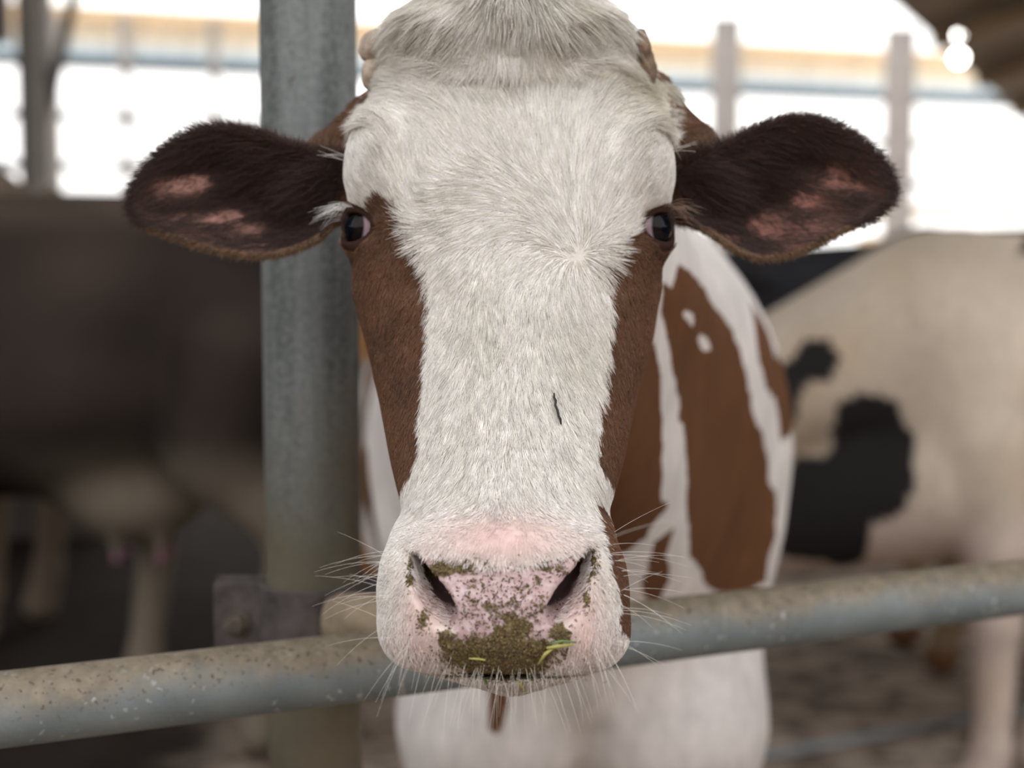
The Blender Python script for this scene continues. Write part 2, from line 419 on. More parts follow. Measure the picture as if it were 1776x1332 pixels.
def prep():
    L = []
    for s, pts in zip((1, -1), NOST):
        c = [(SQ(u, v, -.002), SQ(u, v, .0) + np.array([s * .004, .045, .010]), r) for u, v, r in pts]; L.append(c)
    HEADPTS['nost'] = L
    HEADPTS['pad'] = SQ(872, 1045, .012)
prep()
def lidzone(q, E, k=1.35):
    c, ax, t1, t2, sgn = E; r = q - c; Rr = np.linalg.norm(r, axis=-1); n_ = r / np.maximum(Rr, 1e-6)[:, None]
    a1 = np.arctan2(n_ @ t1, n_ @ ax); a2 = np.arcsin(np.clip(n_ @ t2, -1, 1))
    return Rr, np.sqrt(((a1 * (-sgn) + .16) / 1.10) ** 2 + (a2 / .62) ** 2), (n_ @ ax)
def sdf_head(q, detail=True):
    d = sdf_loft(q)
    x, y, z = q[..., 0], q[..., 1], q[..., 2]
    def e(u, v, dd, r, k, sub=False):
        nonlocal d; s = ell(q, Q(u, v, dd), r); d = smax(d, -s, k) if sub else smin(d, s, k)
    # brow bulges, orbit rims
    e(668, 285, 1.125, (.026, .046, .040), .02); e(1098, 285, 1.125, (.026, .046, .040), .02)
    # poll tuft crest above the forehead
    e(800, 62, 1.150, (.050, .056, .030), .016); e(950, 60, 1.150, (.055, .056, .031), .016); e(880, 30, 1.150, (.055, .052, .03), .016)
    def dent(u0, v0, su, sv, amt, dmax=1.14):
        nonlocal d; uu, vv = proj(q); d = d + amt * np.exp(-((uu - u0) / su) ** 2 - ((vv - v0) / sv) ** 2) * sstep(dmax + .04, dmax, y)
    dent(890, 150, 190, 22, .004); dent(890, 430, 70, 70, .003); dent(715, 492, 22, 26, .0035); dent(1060, 496, 20, 26, .0030)
    dent(880, 300, 130, 60, -.002); dent(760, 610, 30, 120, .0015); dent(1012, 610, 30, 120, .0015); dent(700, 885, 40, 24, .003); dent(1050, 885, 40, 24, .003)
    # cheek muscles at the back of the jaw
    e(722, 560, 1.215, (.038, .07, .075), .04); e(1046, 560, 1.215, (.038, .07, .075), .04)
    # upper lip pads and the rim over the nose pad
    e(718, 1030, .985, (.018, .032, .036), .015); e(1030, 1030, .985, (.018, .032, .036), .015)
    e(872, 955, .965, (.055, .022, .014), .02)
    e(750, 1110, .970, (.030, .022, .020), .02); e(998, 1110, .970, (.030, .022, .020), .02)
    # ear roots
    for (a, b, ra, rb) in ((Q(655, 205, 1.19), Q(592, 300, 1.195), .022, .028), (Q(592, 300, 1.195), Q(560, 330, 1.20), .032, .030),
                           (Q(1105, 180, 1.19), Q(1180, 285, 1.195), .030, .030), (Q(1180, 290, 1.195), Q(1210, 325, 1.20), .034, .032)):
        d = smin(d, cone(q, a, b, ra, rb), .02)
    d = smin(d, sdf_ears(q), .010)
    # ear hollow running into the root
    for (u, s) in ((572, -1), (1205, 1)):
        d = smax(d, -ell(q, Q(u, 345, 1.150), (.020, .022, .026)), .01)
    # eyes: orbit, lids
    for (c, ax, t1, t2, sgn) in EYES:
        r = q - c; R = np.linalg.norm(r, axis=-1)
        m = R < .06
        if not m.any(): continue
        rr = r[m]; Rm = R[m]; dm = d[m]
        n_ = rr / np.maximum(Rm, 1e-6)[:, None]; ca = n_ @ ax; a1 = np.arctan2(n_ @ t1, ca); a2 = np.arcsin(np.clip(n_ @ t2, -1, 1))
        lid = np.abs(Rm - (ER + .0034)) - .0030
        dm = smin(dm, Rm - (ER + .0040), .010)
        # almond aperture
        ap = np.sqrt(((a1 * (-sgn) + .16) / 1.10) ** 2 + (a2 / .62) ** 2) - 1; apd = ap * .60 * ER
        apd = np.where(ca > -.1, apd, .05)
        hole = np.maximum(apd, -.2)
        dm = smax(dm, -np.maximum(hole, ER * .5 - Rm), .0025)
        dm = smax(dm, -(Rm - (ER - .0008)), .0006)
        # lid rims
        rim = np.sqrt(apd ** 2 + (Rm - ER - .0030) ** 2) - .0022
        dm = smin(dm, rim, .003)
        d[m] = dm
    # nostrils
    for c in HEADPTS['nost']:
        for (a, b, r1), (a2_, b2, r2) in zip(c[:-1], c[1:]):
            for f in (0, .5):
                A = a + (a2_ - a) * f; Bp = b + (b2 - b) * f; rr = r1 + (r2 - r1) * f
                d = smax(d, -cone(q, A, Bp, rr, rr * .7), .004)
    # wings beside the nostrils and nose pad seen between them
    # mouth slit and chin
    sl_ = ell(q, Q(875, 1172, 0.955), (.075, .035, .0022)); d = smax(d, -sl_, .004)
    if detail:
        d = d + .0006 * np.sin(x * 900 + 2 * np.sin(z * 500)) * np.sin(z * 800 + y * 300) * sstep(-.10, -.12, z) * sstep(1.02, .98, y)
    return d

# body prims of the cow at the rail, in the place's axes
def W(u, v, d): return P(u, v, d)
def hoofed(side, chain):
    L = []
    for (a, b) in zip(chain[:-1], chain[1:]): L.append((a[:3], b[:3], a[3], b[3]))
    return L
MC = [  # cones
    (W(890, 330, 1.27), W(930, 480, 1.55), .105, .155),
    (W(930, 520, 1.55), W(985, 640, 1.85), .17, .25),
    (W(885, 560, 1.26), W(980, 850, 1.80), .075, .20),
]
bx = lambda y: .10 - .07 * (y - 2.0)
for s in (-1, 1):
    x0 = bx(1.95) + s * .133 - .008
    MC += hoofed(s, [(x0, 1.98, .98, .130), (x0 - s * .010, 1.90, .74, .118), (x0, 1.93, .48, .066), (x0, 1.95, .14, .045), (x0, 1.93, .03, .062)])
    x1 = bx(3.5) + s * .17
    MC += hoofed(s, [(x1, 3.42, 1.05, .19), (x1 + s * .03, 3.30, .76, .13), (x1 + s * .02, 3.60, .52, .058), (x1 + s * .02, 3.54, .13, .046), (x1 + s * .02, 3.50, .03, .062)])
MC.append(((bx(3.7), 3.68, 1.35), (bx(3.7), 3.78, .60), .035, .02))
ME = [  # ellipsoids
    ((bx(2.05), 2.06, 1.11), (.305, .36, .365)),
    ((bx(2.0), 1.92, .86), (.075, .16, .15)),
    ((bx(2.8), 2.80, 1.00), (.33, .75, .40)),
    ((bx(3.4), 3.38, 1.13), (.27, .34, .29)),
    ((bx(3.25), 3.18, .72), (.13, .18, .10)),
]
def sdf_body(p):
    d = np.full(p.shape[:-1], 9.0)
    for c, r in ME: d = smin(d, ell(p, c, r), .07)
    for a, b, ra, rb in MC: d = smin(d, cone(p, a, b, ra, rb), .05)
    return d
HC = c2w(Q(882, 560, 1.12)); WR = .34
def sdf_main(p):
    r = np.linalg.norm(p - HC, axis=-1); d = np.full(len(p), 9.0)
    d = sdf_body(p)
    m = r < .62
    if m.any():
        q = w2c(p[m]); dh = sdf_head(q); bm = np.where(q[:, 1] < 1.16, 9., d[m])
        d[m] = smin(dh, d[m] + .25 * sstep(1.24, 1.16, q[:, 1]), .03)
    return d
def unwarp(g):
    v = g - HC; r = np.linalg.norm(v, axis=-1); rr = np.where(r > WR, WR * np.exp(np.clip(r / WR - 1, 0, 4)), r)
    return HC + v * (rr / np.maximum(r, 1e-9))[:, None]
def wscale(g):
    r = np.linalg.norm(g - HC, axis=-1); return np.where(r > WR, np.exp(np.clip(r / WR - 1, 0, 4)), 1.0)
H0 = .0022
V, Fq = surface_nets(sdf_main, HC + [-.78, -.42, -.98], HC + [.78, 1.12, .44], H0, unwarp, wscale)
V = relax(V, Fq, 1, .5)
VN = vnormals(V, Fq)

# ---- markings
WHITE = np.array([.74, .70, .645]); BROWN = np.array([.128, .056, .025]); PINK = np.array([.66, .43, .39])
POLY = dict(
    lb=[(645, 352), (662, 345), (690, 366), (706, 386), (730, 412), (744, 440), (749, 480), (748, 530), (742, 600), (738, 680), (733, 720), (730, 770), (722, 802), (706, 826), (690, 852), (668, 815), (640, 740), (560, 560), (560, 425), (612, 425), (640, 400)],
    rb=[(1112, 370), (1100, 395), (1085, 412), (1060, 442), (1050, 472), (1056, 520), (1052, 600), (1040, 680), (1034, 760), (1030, 792), (1044, 820), (1064, 836), (1076, 848), (1100, 790), (1200, 640), (1200, 425), (1150, 425), (1124, 400)],
    jaw=[(1028, 860), (1046, 868), (1056, 900), (1078, 950), (1110, 1040), (1110, 1120), (1078, 1090), (1068, 1010), (1052, 950), (1036, 905)],
    jawl=[(690, 860), (682, 900), (664, 950), (640, 960), (640, 860)],
    pad=[(727, 966), (790, 974), (850, 990), (905, 985), (960, 974), (1016, 960), (1006, 1008), (985, 1045), (962, 1082), (948, 1118), (962, 1150), (880, 1168), (785, 1150), (792, 1105), (770, 1060), (745, 1015)])
BODYP = [
    [(1180, 460), (1232, 510), (1268, 570), (1300, 660), (1322, 760), (1342, 850), (1348, 940), (1335, 1010), (1285, 1036), (1222, 1015), (1200, 960), (1190, 880), (1187, 780), (1190, 700), (1168, 620), (1145, 540), (1145, 490), (1165, 500)],
    [(1118, 560), (1148, 640), (1158, 720), (1155, 800), (1150, 880), (1120, 930), (1085, 955), (1040, 960), (1000, 900), (1000, 560)],
    [(1130, 935), (1168, 915), (1152, 960), (1162, 1000), (1135, 1042), (1108, 1022), (1126, 985)],
    [(1298, 525), (1335, 575), (1365, 660), (1376, 740), (1356, 765), (1340, 690), (1318, 620)],
    [(1374, 780), (1400, 780), (1400, 880), (1376, 870)],
    [(848, 1190), (880, 1192), (886, 1225), (866, 1272), (845, 1268)]]
def head_masks(q, fine=1.0):
    u, v = proj(q); w3 = q * 1.0
    du = vnoise(w3, 260, 11) * 4 * fine + vnoise(w3, 900, 12) * 3 * fine; dv = vnoise(w3, 240, 13) * 5 * fine + vnoise(w3, 850, 15) * 4 * fine
    uu, vv = u + du, v + dv
    brown = inpoly(uu, vv, POLY['lb']) | inpoly(uu, vv, POLY['rb']) | inpoly(uu, vv, POLY['jaw']) | inpoly(uu, vv, POLY['jawl'])
    side = (q[:, 1] > 1.185) & (vv > 120) & (vv < 860)
    side |= (q[:, 1] > 1.160) & (vv > 150) & (vv < 350)
    side |= (np.abs(u - 885) > 292) & (v < 500)
    side |= (q[:, 1] > 1.16) & (v < 130) & (np.abs(u - 885) > 215)
    brown |= side
    pad = inpoly(u, v, POLY['pad'])
    pk = np.exp(-((u - 872) / 105) ** 2 - ((v - 935) / 42) ** 2) * .95 + np.exp(-((u - 735) / 40) ** 2 - ((v - 1060) / 70) ** 2) * .8 + np.exp(-((u - 1010) / 36) ** 2 - ((v - 1060) / 70) ** 2) * .8 + np.exp(-((u - 872) / 170) ** 2 - ((v - 1130) / 40) ** 2) * .6
    pk = np.clip(pk, 0, 1) * (q[:, 1] < 1.02)
    return u, v, brown, pad & (q[:, 1] < 1.0), pk
def ear_info(q):                                # returns which vertices are on an ear, inside distance, lengthwise 0..1, picture position
    on = np.zeros(len(q), bool); di = np.zeros(len(q)); s = np.zeros(len(q)); front = np.zeros(len(q), bool)
    for E in EARS:
        pm, sgn, base, tip = E
        m = (q[:, 0] * sgn > sgn * base - .004) & (np.abs(q[:, 0]) < np.abs(tip) + .02) & (q[:, 1] > 1.12) & (q[:, 1] < 1.30) & (q[:, 2] < pm[:, 1].max() + .02) & (q[:, 2] > pm[:, 1].min() - .02)
        idx = np.nonzero(m)[0]
        if not len(idx): continue
        pd = polydist(q[idx, 0], q[idx, 2], pm); near = pd < .012; idx = idx[near]; pd = pd[near]
        on[idx] = True; di[idx] = -pd; s[idx] = np.clip((q[idx, 0] - base) / (tip - base), 0, 1)
        front[idx] = q[idx, 1] < ear_mid(q[idx, 0], q[idx, 2], E, pd) + .0005
    return on, di, s, front
EARPATCH = [  # pink bare skin showing inside the ears: picture position, half sizes, strength
    (335, 318, 52, 26, 1.0), (395, 372, 60, 14, .8), (450, 395, 45, 20, .9), (330, 375, 55, 14, .45), (520, 380, 22, 10, .8), (470, 425, 70, 12, .5), (430, 400, 130, 34, .40), (300, 335, 26, 14, .7), (370, 295, 26, 18, .6),
    (1435, 300, 62, 46, .75), (1455, 322, 50, 14, .85), (1395, 347, 46, 18, .95), (1320, 385, 52, 32, 1.0), (1265, 408, 34, 14, .9), (1410, 390, 75, 22, .55), (1370, 425, 75, 12, .5), (1370, 390, 130, 46, .40)]
EARPINK = np.array([.33, .17, .135]); EARDARK = np.array([.030, .013, .009])
def ear_color(u, v, di, s, front, p):
    C = np.tile(EARDARK, (len(u), 1)); k = np.zeros(len(u))
    for (a, b, su, sv, st) in EARPATCH:
        tu = (u - a) + 16 * vnoise(p, 70, 33); tv = (v - b) + 9 * vnoise(p, 80, 34) + .35 * (u - a) * (1 if a < 888 else -1) * (.4)
        k = np.maximum(k, st * np.exp(-(tu / su) ** 2 * 1.1 - (tv / sv) ** 2 * 1.1))
    k = np.clip(k * (1 + .45 * vnoise(p, 110, 31)), 0, 1)
    k = np.clip(k * 1.25, 0, 1) * sstep(.004, .012, di)
    C = C * (1 - k[:, None]) + np.where((u < 888)[:, None], EARPINK, EARPINK * np.array([.8, .72, .7])) * k[:, None]
    low = np.where(u < 888, v > 395 + .12 * (u - 300), v > 395) & (di < .006)
    C[low] = BROWN * .75
    C[~front] = BROWN * .9
    return C, k
q = w2c(V); u, v, brown, pad, pk = head_masks(q)
rH = np.linalg.norm(V - HC, axis=1); onhead = (rH < .5) & (q[:, 1] < 1.34)
C = np.where(brown[:, None], BROWN, WHITE * np.array([.86, .82, .78]))
C = C * (1 - pk[:, None] * .8) + PINK * pk[:, None] * .8
C[pad] = np.array([.56, .41, .40])
ub, vb = u + vnoise(V, 28, 3) * 10, v + vnoise(V, 30, 4) * 10
bb = np.zeros(len(V), bool)
for pl in BODYP: bb |= inpoly(ub, vb, pl)
wob = vnoise(V, 22, 21) * .02
for (a, b, r) in ((1192, 553, 7), (1226, 592, 10)): bb &= ~((((ub - a) - .5 * (vb - b)) ** 2 + ((vb - b) * .62) ** 2) < r * r)
bb |= (V[:, 1] > 2.25) & (V[:, 2] > .85) & (vnoise(V, 4.5, 9) > -.1)
CB = np.where(bb[:, None], BROWN * 1.05, np.array([.72, .66, .62]))
CB *= (1 + .10 * vnoise(V, 30, 77))[:, None]
C = np.where(onhead[:, None], C, CB)
nb = onhead & (q[:, 1] > 1.20) & (v > 120); C[nb] = BROWN
on, di, s, fr = ear_info(q)
ce, ke = ear_color(u[on], v[on], di[on], s[on], fr[on], V[on]); C[on] = ce
# skin round the eyes
for (c, ax, t1, t2, sgn) in EYES:
    R = np.linalg.norm(q - c, axis=1); k = sstep(.036, .027, R); ca = ((q - c) @ ax) / np.maximum(R, 1e-6)
    skin = np.where(((q - c)[:, 2] > .004)[:, None], np.array([.26, .15, .105]), np.array([.06, .027, .016]))
    C = C * (1 - k[:, None]) + skin * k[:, None]
    Rr, ap_, ca_ = lidzone(q, (c, ax, t1, t2, sgn)); rimk = sstep(1.42, 1.18, ap_) * (ca_ > 0) * (R < ER + .010) * .9
    C = C * (1 - rimk[:, None]) + np.array([.032, .015, .011]) * rimk[:, None]
DIRT = np.zeros(len(V))
def dirt_at(u, v):
    u = np.asarray(u, float); v = np.asarray(v, float); p3 = np.stack([u / 1000, v / 1000, u * 0], -1)
    n1 = vnoise(p3, 45, 71); n2 = vnoise(p3, 160, 72); uu = u + 14 * n1; vv = v + 10 * vnoise(p3, 50, 73)
    def g(a, b, su, sv, p=2): return np.exp(-np.abs((uu - a) / su) ** p - np.abs((vv - b) / sv) ** p)
    k = 1.05 * g(870, 1140, 116, 40, 3)
    k = np.maximum(k, .85 * g(880, 1090, 62, 42)); k = np.maximum(k, .50 * g(870, 1045, 135, 60, 3))
    k = np.maximum(k, .85 * g(788, 984, 58, 17)); k = np.maximum(k, .72 * g(955, 984, 62, 17))
    k = np.maximum(k, 1.0 * g(709, 992, 15, 36)); k = np.maximum(k, 1.0 * g(1031, 982, 13, 34))
    k = np.maximum(k, 1.0 * g(968, 1098, 30, 36)); k = np.maximum(k, .75 * g(730, 1078, 18, 30)); k = np.maximum(k, .8 * g(772, 1110, 26, 26)); k = np.maximum(k, .8 * g(1020, 1040, 14, 34))
    return np.clip(k + .16 * n2 * (k > .12), 0, 1.1)
DIRT = dirt_at(u, v) * (q[:, 1] < 1.0)
WET = (pad * 1.0)
# inside of the nostrils coloured darker
ins_n = np.zeros(len(V))
for c in HEADPTS['nost']:
    for (a, b, r) in c:
        ins_n = np.maximum(ins_n, sstep(r + .006, r, np.linalg.norm(q - b, axis=1)))
C = C * (1 - .85 * ins_n[:, None]) + np.array([.05, .022, .02]) * .85 * ins_n[:, None]
me = fast_mesh('dairy_cow', V, Fq); set_col(me, 'coat', C)
WET = WET * (1 - ins_n)
A3 = np.stack([DIRT, WET, on * 1.0], -1); set_col(me, 'zones', A3)
print('main cow', len(V), len(Fq))

def hide_mat(name, fuzz=True, face=False):
    m, t, b = new_mat(name); a = N(t, 'VertexColor'); a.layer_name = 'coat'
    n = noise(t, 60, 4, .6, stretch=(1, 1, .35)); col = mix(t, 1.0, a.outputs[0], ramp(t, n, [(.3, .86), (.7, 1.1)]), 'MULTIPLY')
    b.inputs['Roughness'].default_value = .85; b.inputs['Specular IOR Level'].default_value = .12
    if face:
        z = N(t, 'VertexColor'); z.layer_name = 'zones'; s = N(t, 'SeparateColor'); t.links.new(z.outputs[0], s.inputs[0])
        dn = noise(t, 330, 5, .75); dn2 = noise(t, 90, 4, .7)
        lum = math_(t, 'ADD', math_(t, 'MULTIPLY', dn, .62), math_(t, 'MULTIPLY', dn2, .45))
        thr = math_(t, 'ADD', math_(t, 'SUBTRACT', lum, .535), math_(t, 'MULTIPLY', math_(t, 'SUBTRACT', s.outputs[0], .56), .62))
        dm = ramp(t, thr, [(-0.0, 0.0), (.06, 1.0)])
        dcol = ramp(t, noise(t, 420, 3, .6), [(.3, (.060, .040, .018)), (.5, (.16, .115, .05)), (.72, (.30, .235, .11))])
        # mottled pink pad
        pm = ramp(t, noise(t, 170, 4, .7), [(.4, (.47, .315, .305)), (.62, (.60, .46, .455))])
        col = mix(t, s.outputs[1], col, pm)
        col = mix(t, dm, col, dcol)
        rg = math_(t, 'SUBTRACT', .85, math_(t, 'MULTIPLY', s.outputs[1], .42)); t.links.new(rg, b.inputs['Roughness'])
        sub = math_(t, 'MULTIPLY', s.outputs[1], .15)
        bp = N(t, 'Bump'); bp.inputs['Strength'].default_value = .6; bp.inputs['Distance'].default_value = .0025
        hgt = math_(t, 'ADD', math_(t, 'MULTIPLY', dm, lum), math_(t, 'MULTIPLY', noise(t, 260, 2), .25))
        t.links.new(hgt, bp.inputs['Height']); t.links.new(bp.outputs[0], b.inputs['Normal'])
    t.links.new(col, b.inputs['Base Color']); return m
M_hide = hide_mat('cow_coat', face=True); M_hide2 = hide_mat('cow_coat_distant'); M_hide2.node_tree.nodes['Principled BSDF'].inputs['Sheen Weight'].default_value = 0
cow = link('dairy_cow', me, M_hide)
tag(cow, 'brown and white cow facing the camera with its muzzle over the rail', 'cow')

# ---- eyeballs
def eye_mesh(c, ax, t1, t2, parent):
    nu, nv = 48, 32; vs = []; cs = []
    for i in range(nv + 1):
        th = math.pi * i / nv
        for j in range(nu):
            ph = 2 * math.pi * j / nu; n_ = math.cos(th) * ax + math.sin(th) * (math.cos(ph) * t1 + math.sin(ph) * t2)
            r = ER * (1 + .045 * math.exp(-(th / .62) ** 4)); vs.append(c + n_ * r)
            al = math.hypot(th * math.cos(ph) / .86, th * math.sin(ph) / .90)
            if al < .55: col = (.002, .003, .006)
            elif al < 1: col = (.010, .007, .006)
            else:
                k = min(1, (al - 1) / .9); col = (.34 - .05 * k, .25 - .14 * k, .27 - .14 * k)
            cs.append(col)
    fs = [(i * nu + j, i * nu + (j + 1) % nu, (i + 1) * nu + (j + 1) % nu, (i + 1) * nu + j) for i in range(nv) for j in range(nu)]
    vs = c2w(np.array(vs)); m = fast_mesh('eyeball', vs, np.array(fs)); set_col(m, 'eye', np.array(cs)); return link('eyeball', m, M_eye, parent)
M_eye, t, b = new_mat('wet_eye'); a = N(t, 'VertexColor'); a.layer_name = 'eye'; t.links.new(a.outputs[0], b.inputs['Base Color'])
b.inputs['Roughness'].default_value = .05; b.inputs['Specular IOR Level'].default_value = .13
for (c, ax, t1, t2, sgn) in EYES: eye_mesh(c, ax, t1, t2, cow)

# ---- hair strands
def hair(name, roots, pts, rad, col, parent, mat):
    n, k, _ = pts.shape
    h = bpy.data.hair_curves.new(name); h.add_curves([k] * n)
    h.points.foreach_set('position', pts.astype(np.float32).ravel())
    ra = h.attributes.get('radius') or h.attributes.new('radius', 'FLOAT', 'POINT'); ra.data.foreach_set('value', rad.astype(np.float32).ravel())
    a = h.attributes.new('hair_color', 'FLOAT_COLOR', 'POINT'); c4 = np.ones((n, k, 4), np.float32); c4[..., :3] = col[:, None] if col.ndim == 2 else col
    a.data.foreach_set('color', c4.ravel())
    h.materials.append(mat); o = bpy.data.objects.new(name, h); COL.objects.link(o); o.parent = parent; return o
M_hair, t, b = new_mat('animal_hair'); a = N(t, 'Attribute'); a.attribute_name = 'hair_color'; t.links.new(a.outputs['Color'], b.inputs['Base Color'])
b.inputs['Roughness'].default_value = .6; b.inputs['Specular IOR Level'].default_value = .3; b.inputs['Sheen Weight'].default_value = .1
FLOW = np.array([  # picture position -> lie of the coat
    (880, 15, 0, 1), (790, 30, -.6, .8), (730, 60, -.9, .5), (690, 90, -1, .35), (820, 80, -.4, 1), (900, 80, .1, 1), (970, 30, .6, .8), (1030, 60, .9, .5), (1080, 90, 1, .6), (960, 90, .5, .9),
    (700, 150, -1, -.3), (780, 150, -.8, -.5), (850, 150, -.5, -.9), (930, 150, -.05, -1), (1000, 150, .3, -1), (1070, 150, .8, -.4), (1120, 170, 1, .1),
    (660, 200, -1, -.25), (740, 205, -.9, -.45), (820, 210, -.6, -.8), (880, 210, -.4, -1), (940, 210, -.1, -1), (1000, 215, .3, -1), (1060, 215, .85, -.3), (1120, 215, 1, .1),
    (630, 260, -.6, -.8), (680, 270, -.6, -.8), (730, 290, -.35, -1), (790, 270, -.6, -.8), (850, 270, -.6, -.85), (910, 260, -.4, -1), (960, 270, -.1, -1), (1020, 280, .25, -1), (1080, 280, .5, -.8), (1130, 270, .7, -.6),
    (620, 330, -.5, -.8), (670, 330, -.5, -.8), (715, 340, -.3, -1), (750, 360, -.3, -1), (755, 395, -.9, -.4), (800, 350, -.85, .45), (850, 330, -1, .05), (900, 340, -.85, -.4), (950, 385, -.65, -.75), (985, 420, -.5, -.85), (1020, 380, .05, -1), (1070, 340, .4, -.9), (1120, 330, .5, -.8),
    (770, 400, -.75, .6), (760, 440, -.6, .8), (820, 400, -.8, .6), (800, 440, -.35, .9), (870, 390, -.8, .4), (850, 440, -.3, 1), (920, 430, -.5, .6), (960, 470, -.3, 1), (1000, 490, 0, 1), (1035, 480, .5, .8), (1045, 440, .9, .1), (1060, 410, .8, -.5),
    (700, 420, -.3, 1), (690, 520, -.3, 1), (680, 620, -.3, 1), (700, 720, -.2, 1), (700, 800, -.1, 1), (1090, 470, .3, 1), (1090, 560, .3, 1), (1080, 660, .3, 1), (1060, 760, .2, 1),
    (770, 520, -.35, .95), (830, 520, -.1, 1), (890, 540, 0, 1), (950, 530, .1, 1), (1020, 530, .5, .9), (760, 620, -.4, .95), (890, 640, 0, 1), (1020, 620, .45, .9),
    (760, 720, -.35, 1), (830, 720, -.12, 1), (890, 720, 0, 1), (950, 720, .12, 1), (1010, 720, .35, 1), (740, 830, -.5, .9), (810, 830, -.2, 1), (880, 830, 0, 1), (950, 830, .2, 1), (1020, 830, .5, .9),
    (700, 900, -.7, .8), (790, 900, -.4, .7), (880, 900, 0, 1), (960, 900, .4, .7), (1040, 900, .7, .8), (680, 1000, -.4, 1), (1065, 1000, .4, 1), (690, 1100, .2, 1), (1060, 1100, -.2, 1), (800, 1160, .1, 1), (950, 1160, -.1, 1)], float)
def flow(u, v):
    f = np.zeros((len(u), 2)); wt = np.zeros(len(u))
    for (a, b, x, y) in FLOW:
        n_ = math.hypot(x, y); w_ = 1 / (((u - a) ** 2 + (v - b) ** 2) / 900 + 1) ** 2.2
        f[:, 0] += w_ * x / n_; f[:, 1] += w_ * y / n_; wt += w_
    f /= wt[:, None]; return f
def sample(mask_v, n):
    fm = mask_v[Fq].all(1); fs = Fq[fm]; tri = np.concatenate([fs[:, [0, 1, 2]], fs[:, [0, 2, 3]]])
    a, b, c = V[tri[:, 0]], V[tri[:, 1]], V[tri[:, 2]]; ar = np.linalg.norm(np.cross(b - a, c - a), axis=1) * np.where(VN[tri[:, 0]][:, 1] < .35, 1, .25)
    i = RNG.choice(len(tri), n, p=ar / ar.sum()); r1 = np.sqrt(RNG.random(n)); r2 = RNG.random(n)
    w_ = np.stack([1 - r1, r1 * (1 - r2), r1 * r2], -1)[..., None]
    T = tri[i]; p = (V[T] * w_).sum(1); nn = (VN[T] * w_).sum(1); nn /= np.linalg.norm(nn, axis=1)[:, None]; return p, nn
def grow(p, nn, dirv, L, lift, k=5, head=True, droop=0.0):
    t = dirv - (dirv * nn).sum(1)[:, None] * nn; t /= np.maximum(np.linalg.norm(t, axis=1), 1e-6)[:, None]
    S = np.linspace(0, 1, k); out = np.empty((len(p), k, 3))
    wb = np.cross(t, nn) * (RNG.normal(size=(len(p), 1)) * .09)
    for j, s in enumerate(S):
        x = p + (t * s + nn * (lift * s * (1 - .35 * s))[:, None] + wb * s * s) * L[:, None]
        x[:, 2] -= droop * s * s * L
        if head and j > 0:
            d = sdf_head(w2c(x), False); x = x + nn * np.clip(.0006 + .0012 * s - d, 0, .02)[:, None]
        out[:, j] = x
    out[:, 0] -= nn * .0008
    return out
mh = (rH < .40) & (q[:, 1] < 1.30) & ~on & (q[:, 1] > .5)
